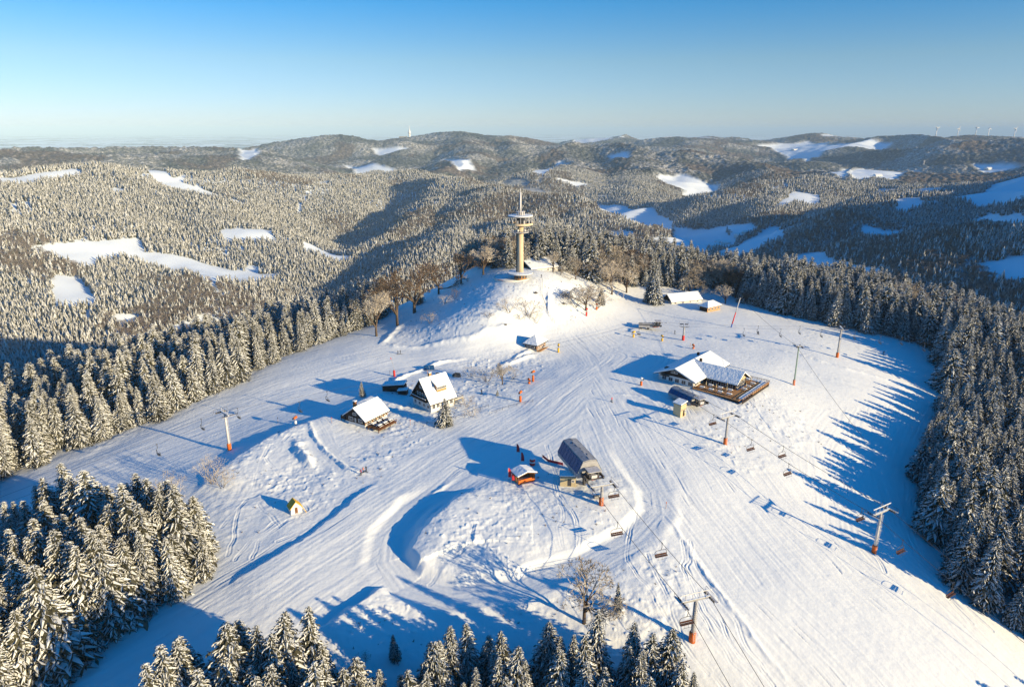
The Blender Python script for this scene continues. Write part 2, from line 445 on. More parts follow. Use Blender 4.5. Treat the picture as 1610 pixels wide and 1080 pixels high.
def field_mask(x, y):
    f = np.zeros(x.shape)
    for P in FIELDS:
        xs, ys = [p[0] for p in P], [p[1] for p in P]
        m = (x > min(xs) - 40) & (x < max(xs) + 40) & (y > min(ys) - 40) & (y < max(ys) + 40)
        if m.any():
            xx, yy = x[m], y[m]
            e = 4 + .004 * np.hypot(xx, yy)
            f[m] = np.maximum(f[m], sstep(-e, e, poly_sd(xx, yy, P) + 14 + 12 * fbm(xx / 60, yy / 60, 3, 111)))
    r = np.hypot(x, y)
    # a patchwork of open land beyond the hills
    far = sstep(6500, 9000, r) * sstep(.12, .2, fbm(x / 900, y / 500, 3, 120) - .0)
    low = sstep(11000, 14000, r) * sstep(-.05, .1, fbm(x / 1500, y / 900, 3, 130))
    return np.clip(f + far + low, 0, 1)
def open_mask(x, y):                # 1 on the treeless summit
    return sstep(-1, 1, poly_sd(x, y, OPENW))
def brown_mask(x, y):               # leafless woods among the spruce
    return sstep(.16, .36, fbm(x / 260, y / 260, 3, 140) + .35 * sstep(1200, 0, np.hypot(x - 560, y - 1500)))
def H(x, y):
    return macro(x, y) + details(x, y)[0]
def hz(x, y):
    return float(H(np.array([x]), np.array([y]))[0])
def G(px, py, dz=0.0):              # a point on the snow
    x, y = hit(px, py)
    return Vector((x, y, hz(x, y) + dz))

# ---------------------------------------------------------------- materials
MATS = {}
def nmat(name):
    m = bpy.data.materials.new(name); m.use_nodes = True
    nt = m.node_tree; b = nt.nodes['Principled BSDF']
    MATS[name] = m
    return m, nt, b
def node(nt, t, **kw):
    n = nt.nodes.new(t)
    for k, v in kw.items():
        if k in n.inputs: n.inputs[k].default_value = v
        else: setattr(n, k, v)
    return n
def mixc(nt, fac, a, b):
    m = nt.nodes.new('ShaderNodeMix'); m.data_type = 'RGBA'
    for sock, v in ((m.inputs[0], fac), (m.inputs[6], a), (m.inputs[7], b)):
        if hasattr(v, 'is_linked') or hasattr(v, 'links'): nt.links.new(v, sock)
        elif isinstance(v, (int, float)): sock.default_value = v
        else: sock.default_value = (*v, 1)
    return m.outputs[2]
def ramp(nt, fac, stops):
    r = nt.nodes.new('ShaderNodeValToRGB')
    e = r.color_ramp.elements
    e[0].position, e[0].color = stops[0][0], (*stops[0][1], 1)
    e[1].position, e[1].color = stops[-1][0], (*stops[-1][1], 1)
    for p, c in stops[1:-1]:
        q = e.new(p); q.color = (*c, 1)
    nt.links.new(fac, r.inputs[0])
    return r.outputs[0]

m, nt, b = nmat('snow_ground')
geo = node(nt, 'ShaderNodeNewGeometry')
n1 = node(nt, 'ShaderNodeTexNoise', Scale=.9, Detail=6.0); nt.links.new(geo.outputs['Position'], n1.inputs['Vector'])
n2 = node(nt, 'ShaderNodeTexNoise', Scale=.045, Detail=4.0); nt.links.new(geo.outputs['Position'], n2.inputs['Vector'])
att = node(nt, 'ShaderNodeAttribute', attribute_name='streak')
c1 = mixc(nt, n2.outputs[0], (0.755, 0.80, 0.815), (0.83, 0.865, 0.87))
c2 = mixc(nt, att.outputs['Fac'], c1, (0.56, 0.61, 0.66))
nt.links.new(c2, b.inputs['Base Color'])
b.inputs['Roughness'].default_value = .62
b.inputs['Specular IOR Level'].default_value = .25
bp = node(nt, 'ShaderNodeBump', Strength=.35, Distance=.25)
nt.links.new(n1.outputs[0], bp.inputs['Height']); nt.links.new(bp.outputs[0], b.inputs['Normal'])

m, nt, b = nmat('wooded_land')
geo = node(nt, 'ShaderNodeNewGeometry')
n1 = node(nt, 'ShaderNodeTexNoise', Scale=.06, Detail=5.0, Roughness=.75); nt.links.new(geo.outputs['Position'], n1.inputs['Vector'])
n2 = node(nt, 'ShaderNodeTexNoise', Scale=.0028, Detail=4.0); nt.links.new(geo.outputs['Position'], n2.inputs['Vector'])
af = node(nt, 'ShaderNodeAttribute', attribute_name='field')
ab = node(nt, 'ShaderNodeAttribute', attribute_name='brown')
frost = ramp(nt, n1.outputs[0], [(.36, (.06, .066, .07)), (.5, (.21, .21, .20)), (.62, (.58, .58, .57))])
green = ramp(nt, n1.outputs[0], [(.40, (.025, .035, .040)), (.55, (.09, .10, .10)), (.70, (.34, .35, .35))])
brown = ramp(nt, n1.outputs[0], [(.38, (.05, .042, .04)), (.55, (.13, .11, .10)), (.68, (.32, .29, .27))])
k = ramp(nt, n2.outputs[0], [(.42, (0, 0, 0)), (.58, (1, 1, 1))])
wood = mixc(nt, k, green, frost)
wood = mixc(nt, ab.outputs['Fac'], wood, brown)
nt.links.new(mixc(nt, af.outputs['Fac'], wood, (.74, .82, .89)), b.inputs['Base Color'])
b.inputs['Roughness'].default_value = .9
b.inputs['Specular IOR Level'].default_value = .1

# ---------------------------------------------------------------- the ground sheets
def polar_sheet(name, az, rr, fn_h, attrs, mat):
    A, Rr = np.meshgrid(az, rr)
    X, Y = Rr * np.sin(A), Rr * np.cos(A)
    Z, at = fn_h(X, Y)
    nr, na = X.shape
    me = bpy.data.meshes.new(name)
    co = np.stack([X, Y, Z], -1).reshape(-1, 3).astype(np.float32)
    idx = np.arange(nr * na).reshape(nr, na)
    q = np.stack([idx[:-1, :-1], idx[:-1, 1:], idx[1:, 1:], idx[1:, :-1]], -1).reshape(-1, 4)[:, ::-1]
    me.vertices.add(len(co)); me.vertices.foreach_set('co', co.ravel())
    me.loops.add(q.size); me.loops.foreach_set('vertex_index', q.ravel().astype(np.int32))
    me.polygons.add(len(q)); me.polygons.foreach_set('loop_start', np.arange(0, q.size, 4, dtype=np.int32))
    me.update(calc_edges=True)
    me.shade_smooth()
    for k, v in at.items():
        a = me.attributes.new(k, 'FLOAT', 'POINT'); a.data.foreach_set('value', v.reshape(-1).astype(np.float32))
    me.materials.append(MATS[mat])
    o = bpy.data.objects.new(name, me); COL.objects.link(o)
    o['kind'] = 'structure'
    return o, X, Y, Z
RN = 760.0
def h_near(X, Y):
    d, off, st, cut = details(X, Y)
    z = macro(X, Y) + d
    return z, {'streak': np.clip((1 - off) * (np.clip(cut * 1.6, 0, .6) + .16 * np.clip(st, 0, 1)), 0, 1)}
def h_far(X, Y):
    r = np.hypot(X, Y)
    f = field_mask(X, Y)
    z = macro(X, Y)
    can = sstep(2600, 3600, r) * (1 - f) * (1 - sstep(9000, 16000, r))
    z = z + can * (4.5 * vnoise(X / 13, Y / 13, 150) + 4 * vnoise(X / 27, Y / 27, 151) + 10)
    if abs(float(r.min()) - RN) < 1: 
        z[0] = macro(X[:1], Y[:1])[0]
    return z, {'field': np.clip(f + (1 - sstep(2300, 3300, r)), 0, 1) , 'brown': brown_mask(X, Y)}
AZ = np.linspace(R(-54), R(54), 700 if QUICK else 1750)
dep = np.linspace(math.atan2(90 + 38, 44.0), math.atan2(140, RN), 500 if QUICK else 1250)
rn = 134.0 / np.tan(dep); rn = 44 + (rn - rn[0]) * (RN - 44) / (rn[-1] - rn[0])
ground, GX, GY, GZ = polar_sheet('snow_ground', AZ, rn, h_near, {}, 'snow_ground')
ground.name = 'ground'
AZF = np.linspace(R(-54), R(54), 800 if QUICK else 1500)
rf = np.concatenate([np.geomspace(RN, 12000, 550 if QUICK else 1100), np.geomspace(12100, 90000, 90)])
hills, FX, FY, FZ = polar_sheet('hills', AZF, rf, h_far, {}, 'wooded_land')
AZB = np.linspace(R(54), R(306), 140)
rb = np.concatenate([np.linspace(.5, 40, 4), np.geomspace(44, 40000, 150)])
polar_sheet('terrain', AZB, rb, lambda X, Y: (macro(X, Y), {'field': 1 - sstep(200, 400, np.hypot(X, Y)), 'brown': brown_mask(X, Y)}), {}, 'wooded_land')
AZC = np.linspace(R(-54), R(54), 60)
polar_sheet('slope', AZC, np.linspace(.5, 44.0, 12), lambda X, Y: (macro(X, Y), {'streak': X * 0}), {}, 'snow_ground')
# ---------------------------------------------------------------- tree meshes
def surf(name, color_nodes, rough=.8, spec=.15):
    m, nt, b = nmat(name)
    b.inputs['Roughness'].default_value = rough
    b.inputs['Specular IOR Level'].default_value = spec
    if callable(color_nodes): nt.links.new(color_nodes(nt), b.inputs['Base Color'])
    else: b.inputs['Base Color'].default_value = (*color_nodes, 1)
    return m
def _rnd_noise(nt, scale, det=3.0):
    g = node(nt, 'ShaderNodeTexCoord')
    n = node(nt, 'ShaderNodeTexNoise', Scale=scale, Detail=det)
    nt.links.new(g.outputs['Object'], n.inputs['Vector']); return n.outputs[0]
def tree_col(stops, scale, var):
    def f(nt):
        c = ramp(nt, _rnd_noise(nt, scale), stops)
        oi = node(nt, 'ShaderNodeObjectInfo')
        hv = node(nt, 'ShaderNodeHueSaturation')
        mr = node(nt, 'ShaderNodeMapRange'); mr.inputs['To Min'].default_value = 1 - var; mr.inputs['To Max'].default_value = 1 + var
        nt.links.new(oi.outputs['Random'], mr.inputs['Value']); nt.links.new(mr.outputs[0], hv.inputs['Value'])
        nt.links.new(c, hv.inputs['Color']); return hv.outputs[0]
    return f
surf('needles', tree_col([(.3, (.032, .033, .022)), (.55, (.080, .078, .050)), (.75, (.20, .19, .15))], 3.0, .3))
surf('branch_snow', tree_col([(.3, (.52, .54, .55)), (.6, (.78, .82, .85))], 1.5, .12), .7)
surf('brown_far', tree_col([(.3, (.12, .095, .08)), (.7, (.36, .32, .29))], 1.5, .25), .9)
surf('frost_far', tree_col([(.3, (.33, .34, .34)), (.6, (.60, .62, .63))], 1.5, .25), .8)
surf('needles_far', tree_col([(.3, (.035, .036, .022)), (.6, (.09, .083, .05))], 2.0, .3), .8)
surf('bark', tree_col([(.3, (.05, .035, .025)), (.7, (.13, .10, .075))], 4.0, .2), .9)
surf('rime_twigs', tree_col([(.3, (.26, .21, .16)), (.5, (.46, .41, .34)), (.7, (.72, .69, .64))], 1.3, .25), .9)
surf('brown_twigs', tree_col([(.3, (.07, .048, .035)), (.55, (.17, .125, .09)), (.75, (.36, .31, .26))], 1.0, .25), .9)

class MB:                            # collects faces, links them as one mesh object
    def __init__(s): s.v = []; s.f = []; s.m = []; s.n = 0
    def add(s, verts, faces, mi=0):
        s.v.extend(verts); k = s.n
        s.f.extend([tuple(i + k for i in f) for f in faces]); s.m.extend([mi] * len(faces)); s.n += len(verts)
    def box(s, c, d, rz=0.0, mi=0, M=None):
        hx, hy, hz_ = d[0] / 2, d[1] / 2, d[2] / 2
        co, si = math.cos(rz), math.sin(rz)
        vs = []
        for sx_, sy_, sz_ in ((-1,-1,-1),(1,-1,-1),(1,1,-1),(-1,1,-1),(-1,-1,1),(1,-1,1),(1,1,1),(-1,1,1)):
            x, y, z = sx_ * hx, sy_ * hy, sz_ * hz_
            v = Vector((c[0] + x * co - y * si, c[1] + x * si + y * co, c[2] + z))
            vs.append(tuple(M @ v if M else v))
        s.add(vs, [(0,3,2,1),(4,5,6,7),(0,1,5,4),(1,2,6,5),(2,3,7,6),(3,0,4,7)], mi); return s
    def tube(s, p0, p1, r0, r1=None, n=8, mi=0, cap=True):
        r1 = r0 if r1 is None else r1
        p0, p1 = Vector(p0), Vector(p1); d = (p1 - p0)
        if d.length < 1e-6: return s
        q = d.to_track_quat('Z', 'Y'); vs = []
        for p, r in ((p0, r0), (p1, r1)):
            for i in range(n):
                a = 2 * math.pi * i / n
                vs.append(tuple(p + q @ Vector((math.cos(a) * r, math.sin(a) * r, 0))))
        fs = [(i, (i + 1) % n, n + (i + 1) % n, n + i) for i in range(n)]
        if cap: fs += [tuple(range(n))[::-1], tuple(range(n, 2 * n))]
        s.add(vs, fs, mi); return s
    def prism(s, poly, y0, y1, mi=0, M=None):   # polygon in x,z extruded along y
        n = len(poly)
        vs = [Vector((x, y0, z)) for x, z in poly] + [Vector((x, y1, z)) for x, z in poly]
        vs = [tuple(M @ v if M else v) for v in vs]
        s.add(vs, [tuple(range(n)), tuple(range(n, 2 * n))[::-1]] + [((i + 1) % n, i, n + i, n + (i + 1) % n) for i in range(n)], mi); return s
    def disc(s, c, r0, r1, z0, z1, n=32, mi=0):
        vs = [(c[0] + r0 * math.cos(2 * math.pi * i / n), c[1] + r0 * math.sin(2 * math.pi * i / n), z0) for i in range(n)]
        vs += [(c[0] + r1 * math.cos(2 * math.pi * i / n), c[1] + r1 * math.sin(2 * math.pi * i / n), z1) for i in range(n)]
        s.add(vs, [(i, (i + 1) % n, n + (i + 1) % n, n + i) for i in range(n)] + [tuple(range(n))[::-1], tuple(range(n, 2 * n))], mi); return s
    def lathe(s, prof, c=(0, 0, 0), n=32, mi=0):
        vs = []
        for r_, z in prof:
            vs += [(c[0] + r_ * math.cos(2 * math.pi * i / n), c[1] + r_ * math.sin(2 * math.pi * i / n), c[2] + z) for i in range(n)]
        fs = []
        for k in range(len(prof) - 1):
            fs += [(k * n + i, k * n + (i + 1) % n, (k + 1) * n + (i + 1) % n, (k + 1) * n + i) for i in range(n)]
        fs += [tuple(range(n))[::-1], tuple(range((len(prof) - 1) * n, len(prof) * n))]
        s.add(vs, fs, mi); return s
    def mesh(s, name, mats, smooth=False):
        me = bpy.data.meshes.new(name); me.from_pydata(s.v, [], s.f)
        for m in (mats if isinstance(mats, (list, tuple)) else [mats]): me.materials.append(MATS[m])
        if len(set(s.m)) > 1: me.polygons.foreach_set('material_index', s.m)
        if smooth: me.shade_smooth()
        me.update(); return me
    def build(s, name, mats, parent=None, smooth=False, loc=None, rz=None):
        o = bpy.data.objects.new(name, s.mesh(name, mats, smooth)); COL.objects.link(o)
        if parent is not None: o.parent = parent
        if loc is not None: o.location = loc
        if rz is not None: o.rotation_euler = (0, 0, rz)
        return o
def link(name, me, parent=None, loc=None, rz=None, sc=None):
    o = bpy.data.objects.new(name, me); COL.objects.link(o)
    if parent is not None: o.parent = parent
    if loc is not None: o.location = loc
    if rz is not None: o.rotation_euler = (0, 0, rz)
    if sc is not None: o.scale = sc
    return o
def tag(o, label=None, cat=None, group=None, kind=None):
    if label: o['label'] = label
    if cat: o['category'] = cat
    if group: o['group'] = group
    if kind: o['kind'] = kind
    return o
def empty(name, loc=(0, 0, 0), rz=0.0, sc=1.0):
    o = bpy.data.objects.new(name, None); COL.objects.link(o)
    o.empty_display_size = .5
    o.location = loc; o.rotation_euler = (0, 0, rz); o.scale = (sc, sc, sc); return o

def spruce(seed, Hh=1.0, whorls=24, per=9, segs=4, spread=.20, gap=.06, snow=.8, full=True):
    """unit-height spruce: drooping boughs, each a serrated needle tent with a snow cushion on it"""
    rs = np.random.default_rng(seed)
    cr = MB()
    lean = rs.uniform(-.02, .02, 2)
    bald = rs.uniform(.0, .12)
    for w_ in range(whorls):
        f = max(0.0, (w_ + rs.uniform(-.3, .3)) / whorls)
        h = gap + bald * .5 + (1 - gap - bald * .5) * f ** .92
        if h > .985: continue
        prof = (1 - h) ** .72 * (1 - .28 * math.exp(-((h - gap) / .1) ** 2))
        k = max(4, int(per * (0.45 + .6 * (1 - h))))
        a0 = rs.uniform(0, 6.28)
        for j in range(k):
            a = a0 + 6.283 * j / k + rs.uniform(-.25, .25)
            L = spread * prof * rs.uniform(.62, 1.18) * (1 + .2 * math.sin(a + seed + 4 * h)) + .012
            drop = L * rs.uniform(.42, .80) * (1.1 - .6 * h)
            wd = L * rs.uniform(.13, .22) + .0045
            sx_, sy_ = math.cos(a), math.sin(a)
            twist = rs.uniform(-.35, .35)
            ns = max(2, int(segs * (0.5 + (1 - h) * .6)) if full else segs)
            cxs = []
            for i in range(ns + 1):
                t = i / ns
                rad = L * t
                z = h + .03 * L - drop * t ** 1.5 + .02 * rs.uniform(-1, 1) * L + (.10 * L * max(0, t - .75) * 4 * .3)
                wv = wd * (math.sin(math.pi * min(1, .18 + .80 * t)) + .05) * rs.uniform(.6, 1.25)
                ox = -sy_ * twist * L * t * t
                oy = sx_ * twist * L * t * t
                cxs.append((rad * sx_ + ox + lean[0] * h, rad * sy_ + oy + lean[1] * h, z, wv))
            vs = []
            for x, y, z, wv in cxs:
                dz = wv * .75
                vs += [(x - sy_ * wv, y + sx_ * wv, z - dz), (x, y, z), (x + sy_ * wv, y - sx_ * wv, z - dz)]
            fs = []
            for i in range(ns):
                b_ = 3 * i
                fs += [(b_, b_ + 3, b_ + 4, b_ + 1), (b_ + 1, b_ + 4, b_ + 5, b_ + 2)]
            cr.add(vs, fs, 0)
            if full:                 # hanging side sprays
                for i in range(1, ns + 1):
                    x, y, z, wv = cxs[i]
                    for sd in (-1, 1):
                        l2 = wd * rs.uniform(.9, 1.9)
                        tx, ty = sx_ * .55 - sd * sy_ * .8, sy_ * .55 + sd * sx_ * .8
                        q = .25 * l2
                        ex, ey, ez = x + tx * l2, y + ty * l2, z - l2 * rs.uniform(.3, .8)
                        cr.add([(x - tx * q, y - ty * q, z), (x + tx * l2 * .5 + sx_ * q, y + ty * l2 * .5 + sy_ * q, z - .2 * l2), (ex, ey, ez), (x + tx * l2 * .5 - sx_ * q, y + ty * l2 * .5 - sy_ * q, z - .35 * l2)], [(0, 1, 2), (0, 2, 3)], 0)
                        if rs.random() < snow * .75:
                            u = .012 * L + .0016
                            cr.add([(x, y, z + u), (x + tx * l2 * .5 + sx_ * q * .8, y + ty * l2 * .5 + sy_ * q * .8, z - .17 * l2 + u), (ex * .92 + x * .08, ey * .92 + y * .08, ez * .92 + z * .08 + u), (x + tx * l2 * .5 - sx_ * q * .8, y + ty * l2 * .5 - sy_ * q * .8, z - .30 * l2 + u)], [(0, 1, 2), (0, 2, 3)], 1)
            # snow cushions
            i = 0 if rs.random() < .5 else 1
            while i < ns:
                if rs.random() < snow:
                    e = min(ns, i + (2 if rs.random() < .5 else 1))
                    vs = []
                    for q in range(i, e + 1):
                        x, y, z, wv = cxs[q]
                        tp = .25 if q in (i, e) else 1.0
                        ww = wv * .78 * (.45 + .55 * tp)
                        th = (.045 * L + .0025) * tp
                        vs += [(x - sy_ * ww, y + sx_ * ww, z - ww * .6 + th * .3), (x, y, z + th + .002), (x + sy_ * ww, y - sx_ * ww, z - ww * .6 + th * .3)]
                    fs = []
                    for q in range(e - i):
                        b_ = 3 * q
                        fs += [(b_, b_ + 3, b_ + 4, b_ + 1), (b_ + 1, b_ + 4, b_ + 5, b_ + 2)]
                    cr.add(vs, fs, 1)
                    i = e
                else: i += 1
    # leader
    cr.add([(.004 + lean[0], lean[1], .94), (-.004 + lean[0], .003 + lean[1], .94), (lean[0], -.004 + lean[1], .94), (lean[0], lean[1], 1.0)], [(0, 1, 3), (1, 2, 3), (2, 0, 3)], 1)
    tr = MB()
    tr.tube((0, 0, -.03), (lean[0], lean[1], .95), .014, .002, 7)
    return cr, tr

def far_spruce(seed, tiers=5, k=6):
    rs = np.random.default_rng(seed); m = MB()
    for t in range(tiers):
        h1 = .06 + .78 * (t / tiers) ** .95; h2 = h1 + .42 * (1 - t / tiers) ** .6 + .06
        h2 = min(h2, 1.0) if t < tiers - 1 else 1.0
        rr = .19 * (1 - t / tiers) ** .75 + .015
        a0 = rs.uniform(0, 6)
        n = 2 * k
        ring = []
        for i in range(n):
            a = a0 + 6.283 * i / n
            q = rr * (rs.uniform(.85, 1.2) if i % 2 == 0 else rs.uniform(.45, .65))
            ring.append((q * math.cos(a), q * math.sin(a), h1 - (.05 * rr / .19 if i % 2 == 0 else -.05) + rs.uniform(-.01, .01)))
        c = (rs.uniform(-.01, .01), rs.uniform(-.01, .01), h2)
        for i in range(n):
            m.add([ring[i], ring[(i + 1) % n], c], [(0, 1, 2)], 1 if rs.random() < .62 else 0)
    return m

def broadleaf(seed, depth=5, spreadf=1.0, bush=False):
    """unit-height leafless tree: forked limbs ending in fans of fine twigs"""
    rs = np.random.default_rng(seed); limbs = MB(); tw = MB()
    def grow(p, d, L, r, k):
        q = p + d * L
        (limbs if k <= 2 else tw).tube(p, q, r, r * .68, 5 if k <= 1 else 3, cap=False)
        if k >= depth:
            for _ in range(4):
                e = (d + Vector(rs.normal(0, .55, 3))).normalized()
                s_ = q + e * L * rs.uniform(.5, 1.1)
                u = e.cross(Vector(rs.normal(0, 1, 3))).normalized() * .0022
                tw.add([tuple(q - u), tuple(q + u), tuple(s_)], [(0, 1, 2)])
            return
        n = (4 if k == 0 and not bush else (3 if k < 3 else 2)) if k < depth - 1 else 4
        for j in range(n):
            e = (d + Vector(rs.normal(0, .42 * spreadf, 3)) + Vector((0, 0, .10))).normalized()
            grow(q if j else p + d * L * rs.uniform(.75, 1), e, L * rs.uniform(.66, .88), r * .62, k + 1)
    if bush:
        for j in range(6):
            a = j + rs.uniform(-.4, .4)
            grow(Vector((.05 * math.cos(a), .05 * math.sin(a), -.02)), Vector((.55 * math.cos(a), .55 * math.sin(a), 1)).normalized(), .30, .012, 2)
    else:
        grow(Vector((0, 0, -.03)), Vector((0, 0, 1)), .13, .015, 0)
    return limbs, tw
def norm_height(*mbs):
    top = max(v[2] for m in mbs for v in m.v)
    for m in mbs: m.v = [(x / top, y / top, z / top) for x, y, z in m.v]

SPR = []
for i in range(6):
    c, t = spruce(100 + i, whorls=39 + (i % 3) * 3, per=13, segs=4, spread=(.20, .235, .18, .21, .25, .19)[i], gap=(.05, .03, .10, .06, .02, .12)[i], snow=(.85, .8, .9, .75, .85, .8)[i])
    SPR.append((c.mesh('spruce_crown', ['needles', 'branch_snow']), t.mesh('spruce_trunk', 'bark', True)))
MID = []
for i in range(4):
    c, t = spruce(200 + i, whorls=17, per=7, segs=2, spread=(.20, .22, .18, .2)[i], gap=.06, snow=.85, full=False)
    MID.append(c.mesh('spruce_wood_tree', ['needles', 'branch_snow']))
FARM = [far_spruce(300 + i).mesh('spruce_far_tree', ['needles_far', 'frost_far']) for i in range(3)]
BRD = []
for i in range(4):
    l, t = broadleaf(400 + i, 6, (1, .8, 1.15, .9)[i]); norm_height(l, t)
    BRD.append((l.mesh('limbs', 'bark', True), t.mesh('twigs', 'rime_twigs'), t.mesh('twigs', 'brown_twigs')))
BSH = []
for i in range(3):
    l, t = broadleaf(500 + i, 6, 1.1, True); norm_height(l, t)
    BSH.append((l.mesh('stems', 'bark', True), t.mesh('twigs', 'rime_twigs'), t.mesh('twigs', 'brown_twigs')))
l, t = broadleaf(600, 4, 1.0); norm_height(l, t); l.add(t.v, t.f)
FARB = [l.mesh('bare_far_tree', 'brown_far')]
print('crown faces', len(SPR[0][0].polygons), len(MID[0].polygons), len(FARM[0].polygons), len(BRD[0][1].polygons))

def scatter_nodes(name, meshes):
    """a cloud of points, each drawn as one of the given meshes, with its own height and turn"""
    coll = bpy.data.collections.new(name + '_kinds')
    for i, me in enumerate(meshes):
        coll.objects.link(bpy.data.objects.new(me.name, me))
    ng = bpy.data.node_groups.new(name, 'GeometryNodeTree')
    ng.interface.new_socket('Geometry', in_out='INPUT', socket_type='NodeSocketGeometry')
    ng.interface.new_socket('Geometry', in_out='OUTPUT', socket_type='NodeSocketGeometry')
    N, L = ng.nodes, ng.links
    gi, go = N.new('NodeGroupInput'), N.new('NodeGroupOutput')
    mp = N.new('GeometryNodeMeshToPoints'); ip = N.new('GeometryNodeInstanceOnPoints')
    ci = N.new('GeometryNodeCollectionInfo'); ci.inputs['Collection'].default_value = coll
    ci.inputs['Separate Children'].default_value = True; ci.inputs['Reset Children'].default_value = True
    def attr(nm, ty):
        a = N.new('GeometryNodeInputNamedAttribute'); a.data_type = ty; a.inputs['Name'].default_value = nm; return a.outputs[0]
    L.new(gi.outputs[0], mp.inputs[0]); L.new(mp.outputs[0], ip.inputs['Points']); L.new(ci.outputs[0], ip.inputs['Instance'])
    ip.inputs['Pick Instance'].default_value = True
    L.new(attr('pick', 'INT'), ip.inputs['Instance Index'])
    L.new(attr('turn', 'FLOAT_VECTOR'), ip.inputs['Rotation'])
    L.new(attr('size', 'FLOAT_VECTOR'), ip.inputs['Scale'])
    L.new(ip.outputs[0], go.inputs[0])
    return ng
def scatter(name, P, hgt, wid, pick, meshes, label, cat):
    me = bpy.data.meshes.new(name)
    me.vertices.add(len(P)); me.vertices.foreach_set('co', P.astype(np.float32).ravel())
    n = len(P)
    a = me.attributes.new('pick', 'INT', 'POINT'); a.data.foreach_set('value', pick.astype(np.int32))
    tn = np.zeros((n, 3)); tn[:, 2] = rng.uniform(0, 6.28, n); tn[:, 0] = rng.normal(0, .03, n); tn[:, 1] = rng.normal(0, .03, n)
    a = me.attributes.new('turn', 'FLOAT_VECTOR', 'POINT'); a.data.foreach_set('vector', tn.astype(np.float32).ravel())
    sc = np.stack([hgt * wid, hgt * wid, hgt], 1)
    a = me.attributes.new('size', 'FLOAT_VECTOR', 'POINT'); a.data.foreach_set('vector', sc.astype(np.float32).ravel())
    o = bpy.data.objects.new(name, me); COL.objects.link(o)
    mod = o.modifiers.new('trees', 'NODES'); mod.node_group = scatter_nodes(name, meshes)
    tag(o, label, cat, kind='stuff')
    return o

# ---------------------------------------------------------------- where trees stand
def grid_lookup(x, y):              # height of the built hill sheet
    return macro(x, y)
horizon_F = None
def visible(x, y, z, extra=26.0):
    """keeps what can be seen over the land in front of it (a sideways step allowed for)"""
    r = np.hypot(x, y); az = np.arctan2(x, y)
    el = (z + extra - CAMZ) / r
    ia = np.clip(((az - AZV[0]) / (AZV[1] - AZV[0])).astype(int), 0, len(AZV) - 1)
    ir = np.clip(np.searchsorted(RV, r) - 1, 0, len(RV) - 1)
    return (el >= HV[ir, ia]) | (r < 260)
AZV = np.linspace(R(-54), R(54), 400); RV = np.geomspace(120, 9000, 500)
_a, _r = np.meshgrid(AZV, RV)
_z = macro(_r * np.sin(_a), _r * np.cos(_a))
HV = np.maximum.accumulate((_z - CAMZ) / _r, axis=0)

def jitter(x0, x1, y0, y1, sp, seed):
    rs = np.random.default_rng(seed)
    gx, gy = np.meshgrid(np.arange(x0, x1, sp), np.arange(y0, y1, sp))
    gx = gx + rs.uniform(-.48, .48, gx.shape) * sp + (np.arange(gx.shape[0]) % 2)[:, None] * sp / 2
    gy = gy + rs.uniform(-.48, .48, gy.shape) * sp
    return gx.ravel(), gy.ravel()
# near woods
x, y = jitter(-560, 560, 30, 900, 4.9, 1)
_bx, _by = jitter(-110, 60, 60, 140, 5.5, 77)
x, y = np.concatenate([x, _bx]), np.concatenate([y, _by])
az = np.degrees(np.arctan2(x, y)); r = np.hypot(x, y)
k = (np.abs(az) < 50) & (r > 50) & (r < 900); x, y, r, az = x[k], y[k], r[k], az[k]
sd = poly_sd(x, y, OPENW)
k = (sd < -1.5) & (rng.random(len(x)) < np.where(sd > -14, .95, .80))
x, y, r, sd = x[k], y[k], r[k], sd[k]
z = macro(x, y)
k = visible(x, y, z); x, y, r, sd, z = x[k], y[k], r[k], sd[k], z[k]
# keep the ground under the camera's low line of flight clear of tops that would fill the frame
px, py = (lambda q: (q[0], q[1]))((805 + FPX * x / (y * CP - (z - CAMZ) * SP), 540 - FPX * ((z - CAMZ) * CP + y * SP) / (y * CP - (z - CAMZ) * SP)))
hgt = (19.5 + 5 * fbm(x / 45, y / 45, 2, 160) + rng.normal(0, 2.6, len(x))).clip(8, 27)
hgt = np.where((sd > -6) & (py < 1000), hgt * rng.uniform(.62, 1.0, len(x)), hgt)
hgt = np.where((py > 1000) & (px > 560) & (px < 1150), hgt * .72, hgt)
wid = rng.uniform(.85, 1.2, len(x))
def to_px(x, y, z):
    dz = z - CAMZ
    dep_ = y * CP - dz * SP
    return 805 + FPX * x / dep_, 540 - FPX * (dz * CP + y * SP) / dep_
px, py = to_px(x, y, z)
# (see below for the split) broadleaved belts by the tower and along the far edge
bel = ((px > 600) & (px < 820) & (py > 380) & (py < 470) & (sd > -45)) | ((px > 925) & (px < 1010) & (sd > -22) & (py < 470)) | ((px > 1080) & (px < 1165) & (sd > -28) & (py < 480)) \
    | ((fbm(x / 60, y / 60, 2, 170) > .38) & (sd < -30) & (py < 520))
bel &= rng.random(len(x)) < .8
size_px = hgt / np.hypot(r, z - CAMZ)
topx, topy = to_px(x, y, z + hgt)
inview = (topx > -40) & (topx < 1650) & (topy < 1075)
score = size_px * inview
order = np.argsort(-(score * (~bel)))
near_spruce = order[:292]
order_b = np.argsort(-(score * bel))[:110]
order_b = order_b[bel[order_b] & inview[order_b]]
print('near trees', len(x), 'broad', bel.sum())
done = np.zeros(len(x), bool)
def stand(i):
    a, b = px[i], py[i]
    if a < 480 and b > 780 and y[i] < 260 and x[i] < -45: return 'lower left stand'
    if b > 1000 and a < 1150: return 'bottom row'
    if a > 1380 and b > 560: return 'right-hand stand'
    if a < 900: return 'upper left wood'
    return 'upper right wood'
